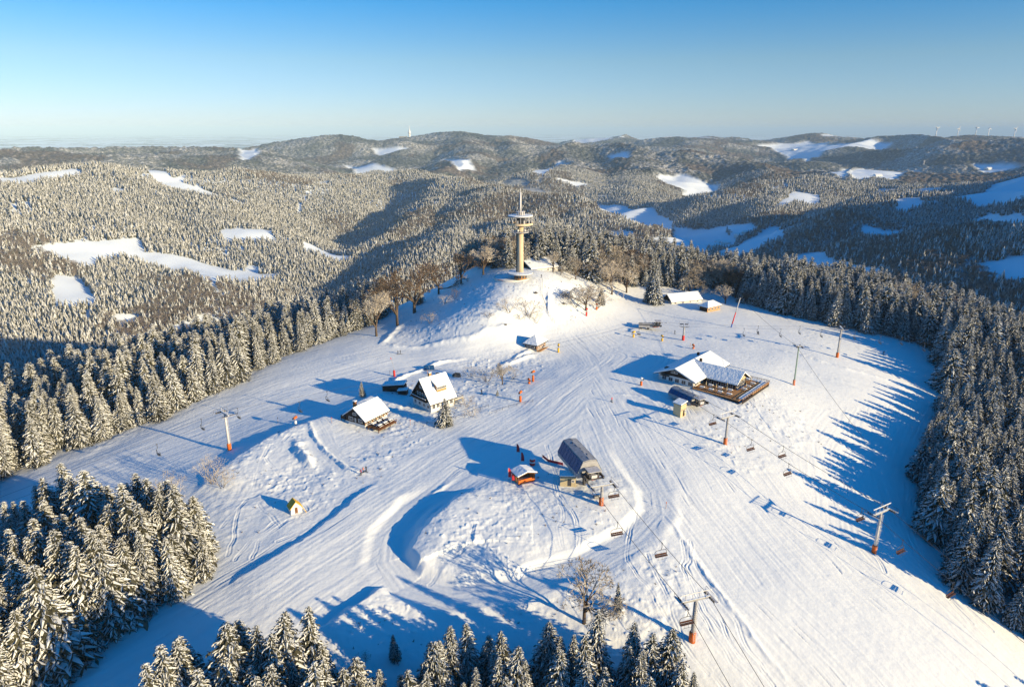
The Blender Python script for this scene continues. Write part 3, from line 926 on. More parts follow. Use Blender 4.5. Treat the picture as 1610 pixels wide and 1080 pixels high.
def where(i, s_):
    lo, hi = {'lower left stand': (0, 350), 'bottom row': (300, 1080), 'right-hand stand': (1430, 1610), 'upper left wood': (0, 800), 'upper right wood': (870, 1610)}[s_]
    f = (px[i] - lo) / (hi - lo); n_ = 5 if 'wood' in s_ or 'row' in s_ else 3
    side = (('left end', 'left half', 'middle', 'right half', 'right end') if n_ == 5 else ('left part', 'middle', 'right part'))[int(min(n_ - 1, max(0, f * n_)))]
    if 'wood' in s_:
        lim, nm_ = ((60, 150, 260, 340, 430, 520, 600, 9999), ('at the left frame edge', 'above the lower stand', 'left of the bushy gap', 'just by the bushy gap', 'right of the bushy gap', 'beyond the left chairs', 'nearest the summit slope', 'behind the summit slope')) if 'left' in s_ else \
                   ((1010, 1100, 1180, 1300, 1400, 1500, 9999), ('behind the summit', 'behind the snowy barn', 'behind the leaning mast', 'left of the upper pylon', 'right of the upper pylon', 'towards the lone spruce', 'at the right frame edge'))
        side = nm_[next(j for j, q in enumerate(lim) if px[i] < q)]
    d = -sd[i]
    row = 'at snow edge' if d < 7 else ('in second rank' if d < 16 else 'deep inside')
    return row + ', ' + side + (' in the' if 'wood' in s_ else ' of the')
def place_tree(i, kinds, name, grp, lab, cat):
    x_, y_, h_ = float(x[i]), float(y[i]), float(hgt[i])
    z_ = hz(x_, y_) - .1
    e = empty(name, (x_, y_, z_), float(rng.uniform(0, 6.28)), 1.0)
    e.scale = (h_ * wid[i], h_ * wid[i], h_)
    e.rotation_euler = (float(rng.normal(0, .02)), float(rng.normal(0, .02)), e.rotation_euler[2])
    return tag(e, lab, cat, grp)
zz = H(x, y)
_hz = hz
for i in near_spruce:
    s_ = stand(i)
    v = int(rng.integers(0, 6))
    big = 'tall' if hgt[i] > 16.5 else ('low' if hgt[i] < 11 else 'medium')
    q_ = where(i, s_)
    e = place_tree(i, SPR, 'spruce_tree', 'spruces in the ' + s_, '%s snowy spruce %s %s' % (big, q_, s_), 'spruce')
    link('crown', SPR[v][0], e); link('trunk', SPR[v][1], e)
    done[i] = True
for i in order_b:
    v = int(rng.integers(0, 4)); s_ = stand(i)
    brn = bool(rng.random() < .22)
    e = place_tree(i, BRD, 'bare_tree', 'leafless trees in the ' + s_, '%s bare tree %s %s' % ('brown' if brn else 'frosted', where(i, s_), s_), 'tree')
    e.scale = tuple(q * f for q, f in zip(e.scale, (1.0, 1.0, .85)))
    link('limbs', BRD[v][0], e); link('twigs', BRD[v][2 if brn else 1], e)
    done[i] = True
rest = ~done
k1 = rest & ~bel
scatter('spruce_wood', np.stack([x[k1], y[k1], zz[k1] - .2], 1), hgt[k1], wid[k1], rng.integers(0, 6, k1.sum()), [q[0] for q in SPR], 'mass of snowy spruces covering the flanks of the summit', 'woodland')
k2 = rest & bel
if k2.any():
    scatter('leafless_wood', np.stack([x[k2], y[k2], zz[k2] - .2], 1), hgt[k2] * .85, wid[k2], rng.integers(0, 4, k2.sum()), [b_[1] for b_ in BRD], 'patches of leafless trees among the summit spruces', 'woodland')
# woods on the hills
PX_, PY_, PH_, PB_ = [], [], [], []
for r0, r1, sp in ((900, 1500, 5.2), (1500, 2300, 5.8), (2300, 3500, 7.0)):
    x, y = jitter(-r1 * .8, r1 * .8, r0 * .6, r1, sp, int(r0))
    r = np.hypot(x, y); az = np.degrees(np.arctan2(x, y))
    k = (np.abs(az) < 41) & (r >= r0) & (r < r1); x, y = x[k], y[k]
    z = macro(x, y)
    k = visible(x, y, z, 22); x, y, z = x[k], y[k], z[k]
    f = field_mask(x, y)
    ride = np.abs(fbm(x / 240, y / 240, 2, 180)) < .012       # rides and clearings
    clear = fbm(x / 130, y / 130, 3, 187) > .56
    k = (f < .5) & ~ride & ~clear & (rng.random(len(x)) < .93); x, y, z = x[k], y[k], z[k]
    PX_.append(x); PY_.append(y); PH_.append(z); PB_.append(brown_mask(x, y))
x, y, z, bm = map(np.concatenate, (PX_, PY_, PH_, PB_))
hg = (14.5 + 3.5 * fbm(x / 80, y / 80, 2, 190) + rng.normal(0, 2.4, len(x))).clip(6, 24)
wd = rng.uniform(.9, 1.3, len(x))
bb = rng.random(len(x)) < bm * .6
print('hill trees', len(x), 'brown', bb.sum())
scatter('hill_forest', np.stack([x, y, z - .5], 1)[~bb], hg[~bb], wd[~bb], rng.integers(0, 3, (~bb).sum()), FARM, 'frosted spruce forest covering the hills around the summit', 'forest')
scatter('hill_broadleaf_forest', np.stack([x, y, z - .5], 1)[bb], hg[bb] * .8, wd[bb], rng.integers(0, 1, bb.sum()), FARB, 'brown leafless forest on the hillsides', 'forest')
# ---------------------------------------------------------------- materials for what people built
def mottled(a, b_, scale=2.0):
    def f(nt): return mixc(nt, _rnd_noise(nt, scale, 5.0), a, b_)
    return f
def planks(a, b_, axis='Z', scale=5.0):
    def f(nt):
        g = node(nt, 'ShaderNodeTexCoord'); w_ = node(nt, 'ShaderNodeTexWave', Scale=scale, Distortion=1.0)
        w_.bands_direction = axis
        nt.links.new(g.outputs['Object'], w_.inputs['Vector'])
        return mixc(nt, w_.outputs[0], a, b_)
    return f
surf('roof_snow', mottled((.76, .81, .84), (.84, .88, .90), .7), .6)
_nt = MATS['roof_snow'].node_tree; _b = node(_nt, 'ShaderNodeBump', Strength=.5, Distance=.5)
_nt.links.new(_rnd_noise(_nt, .8, 4.0), _b.inputs['Height']); _nt.links.new(_b.outputs[0], _nt.nodes['Principled BSDF'].inputs['Normal'])
surf('dark_timber', planks((.020, .015, .013), (.048, .034, .027)), .75)
surf('brown_timber', planks((.10, .045, .02), (.20, .09, .04), 'X'), .7)
surf('warm_timber', planks((.36, .18, .07), (.52, .29, .13), 'X', 3.0), .7)
surf('pale_timber', planks((.42, .34, .20), (.55, .47, .30), 'X', 3.0), .8)
surf('white_render', mottled((.62, .60, .56), (.78, .76, .72), 1.0), .9)
surf('window_frame', (.80, .79, .76), .5)
surf('window_glass', mottled((.025, .03, .04), (.06, .07, .09), 1.0), .12, .6)
surf('concrete_tan', mottled((.50, .40, .27), (.64, .52, .36), .35), .85)
surf('concrete_grey', mottled((.20, .20, .20), (.34, .33, .32), .6), .85)
surf('metal_dark', mottled((.025, .027, .03), (.07, .07, .075), 1.5), .5, .5)
surf('metal_grey', mottled((.22, .23, .24), (.40, .40, .41), .8), .5, .5)
surf('metal_frost', mottled((.30, .30, .31), (.72, .72, .74), 1.6), .6)
surf('pad_orange', mottled((.52, .10, .02), (.66, .17, .035), 1.0), .6)
surf('pad_red', mottled((.55, .03, .03), (.7, .06, .05), 1.0), .6)
surf('paint_yellow', mottled((.62, .36, .03), (.78, .48, .06), 1.0), .6)
surf('hood_top', mottled((.10, .11, .13), (.46, .48, .52), .9), .6)
surf('paint_green', (.03, .16, .09), .5)
surf('paint_blue', (.03, .10, .40), .5)
surf('paint_white', mottled((.6, .6, .6), (.8, .8, .8), 1.0), .5)
surf('station_glass', mottled((.008, .05, .15), (.02, .09, .22), .5), .45, .25)
surf('seat_brown', mottled((.05, .03, .025), (.14, .055, .035), 2.0), .6)
surf('cloth_red', (.55, .04, .05), .8)
surf('cloth_dark', (.02, .022, .03), .8)
surf('cloth_blue', (.03, .10, .35), .8)
surf('cloth_orange', (.75, .18, .03), .8)
surf('skin', (.55, .33, .24), .6)
surf('rock', mottled((.04, .04, .045), (.14, .13, .12), 1.5), .9)

def ztop(p, py):
    t = (py - 540) / FPX
    return CAMZ - p.y * (SP + t * CP) / (CP - t * SP)
def hgt_to(p, py): return ztop(p, py) - p.z
def frame(bpx, apx, cpx):
    """near corner, left corner, right corner on the snow -> origin, turn, length along the right side, width along the left side"""
    B, A, Cc = G(*bpx), G(*apx), G(*cpx)
    u = Vector((Cc.x - B.x, Cc.y - B.y)); v = Vector((A.x - B.x, A.y - B.y))
    L, W = u.length, v.length
    a1 = math.atan2(u.y, u.x); a2 = math.atan2(v.y, v.x) - math.pi / 2
    d = (a2 - a1 + math.pi) % (2 * math.pi) - math.pi
    rz = a1 + d / 2
    B.z = min(B.z, A.z, Cc.z)
    return B, rz, L * math.cos(d / 2), W * math.cos(d / 2)

def window(par, c, w_, h_, face, lit=None, name='window', fm='window_frame'):
    """face: unit direction letter of the wall it sits on, 'x-','x+','y-','y+'"""
    f = MB(); g = MB(); x, y, z = c; t = .07
    def bar(dx, dz, bw, bh, dep, m_):
        if face[0] == 'x': m_.box((x + (dep if face[1] == '+' else -dep), y + dx, z + dz), (.08, bw, bh))
        else: m_.box((x + dx, y + (dep if face[1] == '+' else -dep), z + dz), (bw, .08, bh))
    for s_ in (-1, 1):
        bar(s_ * w_ / 2, 0, .10, h_ + .1, .05, f); bar(0, s_ * h_ / 2, w_ - .1, .10, .05, f)
    bar(0, 0, .06, h_ - .1, .05, f)
    o = f.build(name, fm, par)
    bar(0, 0, w_ - .1, h_ - .1, .015, g)
    g.build('pane', 'window_glass', o)
    return o

def gable_roof(x0, x1, y0, y1, ze, zr, over, oy, th=.35, thick=.18):
    """ridge along x; returns (timber underside, snow layer) builders"""
    ym = (y0 + y1) / 2
    k = (zr - ze) / (ym - y0)
    yo0, yo1 = y0 - oy, y1 + oy; zeo = ze - oy * k
    a = MB(); s_ = MB()
    for sgn, ye in ((-1, yo0), (1, yo1)):
        def slab(mb, z0, z1, dx, cut):
            yy = ye - sgn * cut
            zz_ = zr - abs(yy - ym) * k
            P = [(x0 - over + dx, yy, zz_ + z0), (x1 + over - dx, yy, zz_ + z0), (x1 + over - dx, ym, zr + z0), (x0 - over + dx, ym, zr + z0)]
            Q = [(p[0], p[1], p[2] + (z1 - z0)) for p in P]
            vs = P + Q
            mb.add(vs, [(0, 1, 2, 3), (7, 6, 5, 4), (0, 4, 5, 1), (1, 5, 6, 2), (2, 6, 7, 3), (3, 7, 4, 0)])
        slab(a, 0, thick, 0, 0)
        slab(s_, thick + .003, thick + th, .08, .10)
    return a, s_, k
def gable_wall(x, y0, y1, zb, ze, zr, t=.25):
    ym = (y0 + y1) / 2
    P = [(y0, zb), (y1, zb), (y1, ze), (ym, zr), (y0, ze)]
    m_ = MB(); vs = [(x, p[0], p[1]) for p in P] + [(x + t, p[0], p[1]) for p in P]
    n = 5
    m_.add(vs, [tuple(range(n))[::-1], tuple(range(n, 2 * n))] + [(i, (i + 1) % n, n + (i + 1) % n, n + i) for i in range(n)])
    return m_

# ---------------------------------------------------------------- the two chalets
def chalet_a():
    B, rz, L, W = frame((574, 675), (537, 669), (617, 659))
    ze, zr = 3.0, 3.0 + .72 * W / 2 + .6
    zr = hgt_to(G(555, 671), 640) - .4
    r = tag(empty('timber_chalet', B, rz), 'dark timber chalet with a plain snowy roof and a row of tables in front', 'chalet')
    p = MB(); p.box((L / 2, W / 2, .1), (L, W, 2.2)); p.build('plinth', 'white_render', r)
    wl_ = MB()
    wl_.box((L / 2, .125, (1.2 + ze) / 2), (L - .5, .25, ze - 1.2)); wl_.box((L / 2, W - .125, (1.2 + ze) / 2), (L - .5, .25, ze - 1.2))
    wl_.build('long_wall', 'brown_timber', r)
    gable_wall(0, 0, W, 1.2, ze, zr).build('gable_wall', 'dark_timber', r)
    gable_wall(L - .25, 0, W, 1.2, ze, zr).build('gable_wall', 'dark_timber', r)
    a, s_, k = gable_roof(0, L, 0, W, ze, zr, .7, .9)
    ro = a.build('roof', 'dark_timber', r); s_.build('roof_snow', 'roof_snow', ro)
    for y_, w_ in ((W * .22, 1.6), (W * .70, 1.8)): window(r, (0, y_, 2.3), w_, 1.1, 'x-')
    window(r, (0, W * .47, 2.2), .5, 1.2, 'x-')
    window(r, (0, W * .5, zr - 1.9), 1.4, .8, 'x-')
    n = 6
    for i in range(n): window(r, (L * (i + .5) / n, 0, 2.2), L / n * .55, 1.3, 'y-')
    for i in range(n + 1):
        q = MB(); q.box((min(L - .1, max(.1, L * i / n)), -.16, 2.1), (.22, .3, 1.8)); q.build('post', 'warm_timber', r)
    bc = MB(); bc.box((1.3, W + .9, 1.5), (3.2, 1.8, .15)); 
    for x_ in (-.25, 2.85): bc.box((x_, W + 1.75, .3), (.14, .14, 3.6))
    b2 = bc.build('balcony', 'dark_timber', r)
    rl = MB(); rl.box((1.3, W + 1.82, 2.1), (3.2, .08, .9)); rl.box((-.3, W + .9, 2.1), (.08, 1.7, .9)); rl.build('railing', 'dark_timber', b2)
    ch = MB(); ch.box((L * .3, W * .82, zr - .3), (.9, .9, 2.4)); o = ch.build('chimney', 'brown_timber', r)
    cs = MB(); cs.box((L * .3, W * .82, zr + 1.05), (1.1, 1.1, .28)); cs.build('chimney_snow', 'roof_snow', o)
    # terrace
    dk = MB(); dk.box((L * .42, -3.2, .75), (L * .8, 5.6, .22)); 
    for x_ in (0.2, L * .3, L * .55, L * .8):
        for y_ in (-1.2, -5.7): dk.box((x_, y_, -.3), (.18, .18, 2.0))
    d2 = dk.build('terrace', 'brown_timber', r)
    rl = MB(); rl.box((L * .42, -5.95, 1.7), (L * .8, .06, .1)); rl.box((.0, -3.2, 1.7), (.06, 5.4, .1)); rl.box((L * .42, -5.95, 1.3), (L * .8, .05, .08))
    for i in range(8): rl.box((L * .02 + i * L * .8 / 7, -5.95, 1.25), (.07, .07, .9))
    rl.build('railing', 'brown_timber', d2)
    return B, rz, L
def mk_table():
    r = empty('picnic_table')
    t = MB(); t.box((0, 0, .72), (1.8, .8, .07)); t.build('tabletop', 'brown_timber', r)
    s_ = MB(); s_.box((0, 0, .86), (1.7, .74, .2)); s_.build('table_snow', 'roof_snow', r)
    for sg in (-1, 1):
        b_ = MB(); b_.box((0, sg * .72, .44), (1.8, .28, .05)); b_.box((0, sg * .72, .51), (1.7, .24, .08), mi=1); b_.build('bench', ['brown_timber', 'roof_snow'], r)
        l_ = MB(); l_.box((sg * .6, 0, .35), (.09, 1.4, .08)); l_.box((sg * .6, .25, .34), (.09, .09, .68)); l_.box((sg * .6, -.25, .34), (.09, .09, .68)); l_.build('leg', 'dark_timber', r)
    return r
def children_of(o): return [c for c in o.children]
bpy.context.view_layer.update()
def dup(root, loc, rz, label=None, group=None, sc=None):
    r = root.copy(); COL.objects.link(r); r.location = loc; r.rotation_euler = (0, 0, rz)
    if sc: r.scale = sc
    if label: r['label'] = label
    if group: r['group'] = group
    for ch in list(root.children):
        c = ch.copy(); COL.objects.link(c); c.parent = r
        for g in ch.children:
            d = g.copy(); COL.objects.link(d); d.parent = c
    return r
def local(B, rz, x, y, z):
    return Vector((B.x + x * math.cos(rz) - y * math.sin(rz), B.y + x * math.sin(rz) + y * math.cos(rz), B.z + z))
Ba, rza, La = chalet_a()
T0 = tag(mk_table(), None, 'table', 'snowy picnic tables')
bpy.context.view_layer.update()
tabs = [(L_, y_) for y_ in (-1.9, -4.4) for L_ in (.12, .36, .60)]
for i, (fx, fy) in enumerate(tabs):
    lab = 'snow-covered picnic table on the chalet terrace, %s row, %s' % (('wall side', 'outer')[fy < -3], ('nearest the dark gable', 'middle', 'farthest from the dark gable')[i % 3])
    loc = local(Ba, rza, La * fx + .9, fy, .86)
    if i == 0: T0.location = loc; T0.rotation_euler = (0, 0, rza); T0['label'] = lab
    else: dup(T0, loc, rza, lab)

def chalet_b():
    B, rz, L, W = frame((678, 649), (642, 638), (719, 639))
    ze = 3.6; zr = hgt_to(G(660, 643), 598) - .4
    r = tag(empty('guest_house', B, rz), 'steep-roofed chalet with a dormer, white ground floor and dark timber gable', 'house')
    wl_ = MB(); wl_.box((L / 2, W / 2, .6), (L, W, 5.2)); wl_.build('ground_floor_wall', 'white_render', r)
    wl_ = MB(); wl_.box((L / 2, .1, 3.35), (L - .5, .25, .5)); wl_.box((L / 2, W - .1, 3.35), (L - .5, .25, .5)); wl_.build('long_wall', 'pale_timber', r)
    gable_wall(-.03, 0, W, 3.2, ze, zr).build('gable_wall', 'dark_timber', r)
    gable_wall(L - .22, 0, W, 3.2, ze, zr).build('gable_wall', 'dark_timber', r)
    a, s_, k = gable_roof(0, L, 0, W, ze, zr, .9, .8, .42)
    ro = a.build('roof', 'dark_timber', r)
    s_.build('roof_snow', 'roof_snow', ro)
    # shed dormer on the sunny side
    d = MB(); x0, x1 = L * .38, L * .80; yd = W * .13; zd = ze + k * yd + 2.7
    yb = W / 2 * .97; zb_ = ze + k * yb + .15
    d.prism([(yd, ze + k * yd - .3), (yd, zd), (yb, zb_), (yb, zb_ - .9)], x0, x1, 0, Matrix(((0, 1, 0, 0), (1, 0, 0, 0), (0, 0, 1, 0), (0, 0, 0, 1))))
    do = d.build('dormer', 'warm_timber', r)
    ds = MB(); ds.prism([(yd - .5, zd - .02), (yd - .5, zd + .24), (yb + .3, zb_ + .24), (yb + .3, zb_ - .02)], x0 - .35, x1 + .35, 0, Matrix(((0, 1, 0, 0), (1, 0, 0, 0), (0, 0, 1, 0), (0, 0, 0, 1))))
    ds.build('dormer_snow', 'roof_snow', do)
    for i in range(4): window(do, (x0 + (x1 - x0) * (i + .5) / 4, yd, zd - .75), 1.0, .8, 'y-')
    for i in range(5): window(r, (L * (i + .6) / 5.2, 0, 1.7), 1.2, 1.4, 'y-')
    for i in range(4): window(r, (0, W * (i + .6) / 4.2, 1.5), 1.2, 1.1, 'x-')
    for i in range(4): window(r, (-.03, W * (.30 + .135 * i), 5.0), .7, 1.2, 'x-')
    for i in (0, 1): window(r, (-.03, W * (.44 + .12 * i), 7.6), .6, .9, 'x-')
    b_ = MB(); b_.box((-.75, W / 2, 3.5), (1.4, W * .82, .14)); o = b_.build('balcony', 'dark_timber', r)
    b_ = MB(); b_.box((-1.42, W / 2, 4.05), (.07, W * .82, .9)); b_.build('railing', 'dark_timber', o)
    b_ = MB(); b_.box((-1.42, W / 2, 4.55), (.2, W * .82, .1)); b_.build('railing_snow', 'roof_snow', o)
    c = MB(); c.box((L * .42, W * .56, zr + .3), (.9, .9, 2.6)); o = c.build('chimney', 'warm_timber', r)
    c = MB(); c.box((L * .42, W * .56, zr + 1.7), (1.0, 1.0, .2)); c.build('chimney_snow', 'roof_snow', o)
    c = MB(); c.box((L * .75, W * .55, zr + .3), (1.0, .7, .9)); c.build('vent_hood', 'metal_dark', r)
    # small terrace at the far end
    t = MB(); t.box((L + 2.2, 2.6, 1.6), (4.4, 5.0, .2))
    for x_ in (L + .4, L + 4.2):
        for y_ in (.3, 4.9): t.box((x_, y_, .2), (.2, .2, 3.2))
    o = t.build('terrace', 'pale_timber', r)
    t = MB(); t.box((L + 2.2, .12, 2.4), (4.4, .08, .1)); t.box((L + 4.35, 2.6, 2.4), (.08, 5, .1)); t.box((L + 2.2, .12, 2.0), (4.4, .06, .08)); t.box((L + 2.2, 2.6, 1.78), (4.0, 4.6, .16), mi=1)
    t.build('railing', ['pale_timber', 'roof_snow'], o)
chalet_b()

def shed(name, label, cat, px, sz, rz, wall='dark_timber', trim='dark_timber', slope=.12, snow=.35, door=True, roofm='roof_snow', dz=0.0):
    p = G(*px); L, W, Hh = sz
    zc = [hz(p.x + a, p.y + b_) for a in (-L / 2, L / 2) for b_ in (-W / 2, W / 2)]
    p.z = min(zc) + .25 + dz
    r = tag(empty(name, p, rz), label, cat)
    m_ = MB(); m_.box((0, 0, Hh / 2 - .6), (L, W, Hh + 1.2)); m_.build('wall', wall, r)
    Mx = Matrix.Identity(4)
    m_ = MB(); m_.prism([(-L / 2 - .3, Hh), (L / 2 + .3, Hh + slope * L), (L / 2 + .3, Hh + slope * L + .12), (-L / 2 - .3, Hh + .12)], -W / 2 - .3, W / 2 + .3)
    ro = m_.build('roof', trim, r)
    m_ = MB(); m_.prism([(-L / 2 - .25, Hh + .123), (L / 2 + .25, Hh + slope * L + .123), (L / 2 + .2, Hh + slope * L + .12 + snow), (-L / 2 - .2, Hh + .12 + snow)], -W / 2 - .25, W / 2 + .25)
    m_.build('roof_snow', roofm, ro)
    if door:
        m_ = MB(); m_.box((L * .1, -W / 2 - .03, 1.0), (.9, .08, 2.0)); m_.build('door', trim, r)
        window(r, (L * .32, -W / 2, 1.5), .7, .7, 'y-')
    return r
shed('storage_shed', 'low dark shed with a flat snowy roof left of the dormer chalet', 'shed', (621, 617), (8, 4, 2.2), R(-8))
shed('storage_bin', 'small dark snow-topped bin beside the low shed', 'bin', (634, 622), (3.2, 2.2, 1.2), R(-8), door=False)

# ---------------------------------------------------------------- kiosk with a pyramid roof
def pyramid_kiosk():
    B, rz, L, W = frame((843.5, 553), (822.5, 548.5), (866, 545.5))
    r = tag(empty('ski_school_hut', B, rz), 'square timber hut with a snowy pyramid roof above the dormer chalet', 'hut')
    ze = 2.7; zr = hgt_to(G(844, 549), 526.5)
    m_ = MB(); m_.box((L / 2, W / 2, .1), (L, W, 2.0)); m_.build('plinth', 'concrete_grey', r)
    m_ = MB(); m_.box((L / 2, W / 2, 1.95), (L - .1, W - .1, 1.7)); m_.build('wall', 'warm_timber', r)
    m_ = MB(); m_.box((.02, W / 2, 1.95), (.1, W - .3, 1.68)); m_.build('side_cladding', 'dark_timber', r)
    o_ = .8
    def pyr(mb, z0, z1, e):
        vs = [(-e, -e, z0), (L + e, -e, z0), (L + e, W + e, z0), (-e, W + e, z0), (-e, -e, z0 + .25), (L + e, -e, z0 + .25), (L + e, W + e, z0 + .25), (-e, W + e, z0 + .25), (L / 2 - .3, W / 2, z1), (L / 2 + .3, W / 2, z1)]
        mb.add(vs, [(3, 2, 1, 0), (0, 1, 5, 4), (1, 2, 6, 5), (2, 3, 7, 6), (3, 0, 4, 7), (4, 5, 9, 8), (5, 6, 9), (6, 7, 8, 9), (7, 4, 8)])
    m_ = MB(); pyr(m_, ze, zr - .3, o_); ro = m_.build('roof', 'dark_timber', r)
    m_ = MB(); pyr(m_, ze + .24, zr, o_ - .06); m_.build('roof_snow', 'roof_snow', ro)
    window(r, (.0, W * .5, 1.9), W * .7, .8, 'x-')
    for i in range(5): window(r, (L * (i + .5) / 5, .05, 1.9), L / 5 * .65, 1.1, 'y-')
    m_ = MB(); m_.box((L * .85, -.2, 1.2), (.16, .16, 2.6)); m_.box((.3, -.2, 1.2), (.16, .16, 2.6)); m_.box((L / 2, -.9, .3), (L * .9, 1.5, .16)); m_.build('porch', 'warm_timber', r)
pyramid_kiosk()

# ---------------------------------------------------------------- lodge with a cross wing and terrace
def lodge():
    B = G(1090, 609.5); A = G(1026, 602)
    B.z = (B.z + A.z) / 2 - .2
    u = Vector((.66, .75)).normalized(); rz = math.atan2(u.y, u.x)
    L, W = 26.0, 14.5
    ze = 3.0; mid = local(B, rz, 0, W / 2, 0); zr = ztop(mid, 579) - B.z - .3
    r = tag(empty('mountain_lodge', B, rz), 'wide snow-roofed lodge with a cross wing and a timber sun terrace', 'lodge')
    m_ = MB(); m_.box((L / 2, W / 2, .2), (L, W, 5.4)); m_.build('wall', 'white_render', r)
    gable_wall(-.12, 0, W, ze - .2, ze, zr).build('gable_wall', 'dark_timber', r)
    gable_wall(L - .1, 0, W, ze - .2, ze, zr).build('gable_wall', 'dark_timber', r)
    a, s_, k = gable_roof(0, L, 0, W, ze, zr, 1.6, 1.5, .45)
    ro = a.build('roof', 'dark_timber', r); s_.build('roof_snow', 'roof_snow', ro)
    for i in (0, 1): window(r, (-.12, W * (.5 + .1 * i), ze + 1.5), 1.2, .95, 'x-')
    for i in range(5): window(r, (0, W * (i + .5) / 5.4, 1.4), 1.7, 1.5, 'x-')
    for i in range(3): window(r, (1.4 + 2.0 * i, 0, 1.5), 1.3, 1.6, 'y-')
    m_ = MB(); m_.box((-.6, W * .8, 2.6), (1.2, 3.4, .14)); m_.build('porch_roof', 'metal_dark', r)
    # cross wing: its ridge runs out towards the terrace
    x0, x1, y1 = 8.0, 17.5, -12.5
    zrw = zr - .15
    zew = 2.9
    m_ = MB(); m_.box(((x0 + x1) / 2, y1 / 2, .2), (x1 - x0, -y1, 5.2)); m_.build('wing_wall', 'dark_timber', r)
    S = Matrix(((0, 1, 0, 0), (1, 0, 0, 0), (0, 0, 1, 0), (0, 0, 0, 1)))
    xm = (x0 + x1) / 2
    g = MB(); g.prism([(x0, zew - .3), (x1, zew - .3), (x1, zew), (xm, zrw - .2), (x0, zew)], y1 - .05, y1 + .2); g.build('wing_gable', 'pale_timber', r)
    kw = (zrw - zew) / (xm - x0); e = 1.1
    a = MB(); s2 = MB()
    for sg in (-1, 1):
        xe = xm + sg * (xm - x0 + e); zz_ = zrw - kw * (xm - x0 + e)
        a.prism([(xe, zz_), (xm, zrw), (xm, zrw + .18), (xe, zz_ + .18)], y1 - 1.3, W * .42)
        xe2 = xm + sg * (xm - x0 + e - .1); zz2 = zrw - kw * (xm - x0 + e - .1)
        s2.prism([(xe2, zz2 + .184), (xm, zrw + .184), (xm, zrw + .6), (xe2, zz2 + .6)], y1 - 1.22, W * .42)
    ro = a.build('wing_roof', 'dark_timber', r); s2.build('wing_roof_snow', 'roof_snow', ro)
    for i in range(3): window(r, (xm - 2.6 + 2.6 * i, y1, 1.4), 1.7, 1.7, 'y-')
    for i in range(4): window(r, (x0, y1 + 1.8 + 2.8 * i, 1.4), 1.8, 1.7, 'x-')
    for px_, py_ in ((L * .55, W * .32), (L * .80, W * .62)):
        c = MB(); c.box((px_, py_, zr - .1), (.8, .8, 2.4)); c.build('chimney', 'dark_timber', r)
    dm = MB(); dm.box((3.4, W - 1.6, ze + .8), (1.6, 1.6, 1.4)); dm.build('roof_hatch', 'dark_timber', r)
    # terrace deck on posts
    dk = MB()
    dk.box((3.4, -9.0, .25), (9.0, 18.0, .3)); dk.box((12.7, -16.3, .25), (9.6, 5.6, .3)); dk.box((20.5, -9.5, .25), (6.0, 19.2, .3))
    d2 = dk.build('terrace', 'warm_timber', r)
    ps = MB()
    for x_ in (-.9, 3, 7, 11, 15, 19, 23.2): ps.box((x_, -18.9 if x_ > 8 else -17.8, -1.9), (.24, .24, 4.0))
    for y_ in (-14, -10, -6, -2): ps.box((-.9, y_, -1.9), (.24, .24, 4.0)); ps.box((23.2, y_, -1.9), (.24, .24, 4.0))
    ps.build('posts', 'dark_timber', d2)
    sk = MB(); sk.box((-1.05, -9, -.3), (.08, 18, .9)); sk.box((11, -19.2, -.3), (24.5, .08, .9)); sk.box((23.45, -9.5, -.3), (.08, 19, .9)); sk.build('skirting', 'dark_timber', d2)
    rl = MB()
    for z_ in (1.35, .95): rl.box((-1.05, -9, z_), (.08, 18, .12)); rl.box((11, -19.2, z_), (24.5, .08, .12)); rl.box((23.45, -9.5, z_), (.08, 19, .12))
    for i in range(15): rl.box((-1.0 + i * 1.75, -19.2, .9), (.1, .1, 1.1))
    for i in range(11): rl.box((-1.05, -.4 - i * 1.75, .9), (.1, .1, 1.1)); rl.box((23.45, -.4 - i * 1.75, .9), (.1, .1, 1.1))
    rl.build('railing', 'brown_timber', d2)
    sn = MB(); sn.box((11.5, -17.9, .5), (22, 1.8, .22)); sn.box((22.3, -10.5, .5), (1.8, 13, .22)); sn.build('terrace_snow', 'roof_snow', d2)
    return B, rz
Bl, rzl = lodge()
i = 0
for x_, y_, w1, w2 in [(1.0, -3, 'lodge-side', 'near the porch'), (1.0, -6.5, 'outer', 'near the porch'), (1.0, -10, 'third', 'along the front rail'), (1.0, -13.5, 'fourth', 'along the front rail'), (5, -4.5, 'inner', 'below the wing wall'),
                       (5, -8.2, 'second inner', 'below the wing wall'), (5, -12, 'third inner', 'below the wing wall'), (9.5, -15.4, 'first', 'before the wing gable'), (13, -15.4, 'second', 'before the wing gable'), (17, -15.4, 'third', 'before the wing gable'),
                       (20, -12, 'first', 'right of the wing'), (20, -8.5, 'second', 'right of the wing')]:
    dup(T0, local(Bl, rzl, x_, y_, .40), rzl + R(90), 'picnic table on the lodge terrace, %s table %s' % (w1, w2), 'snowy picnic tables')
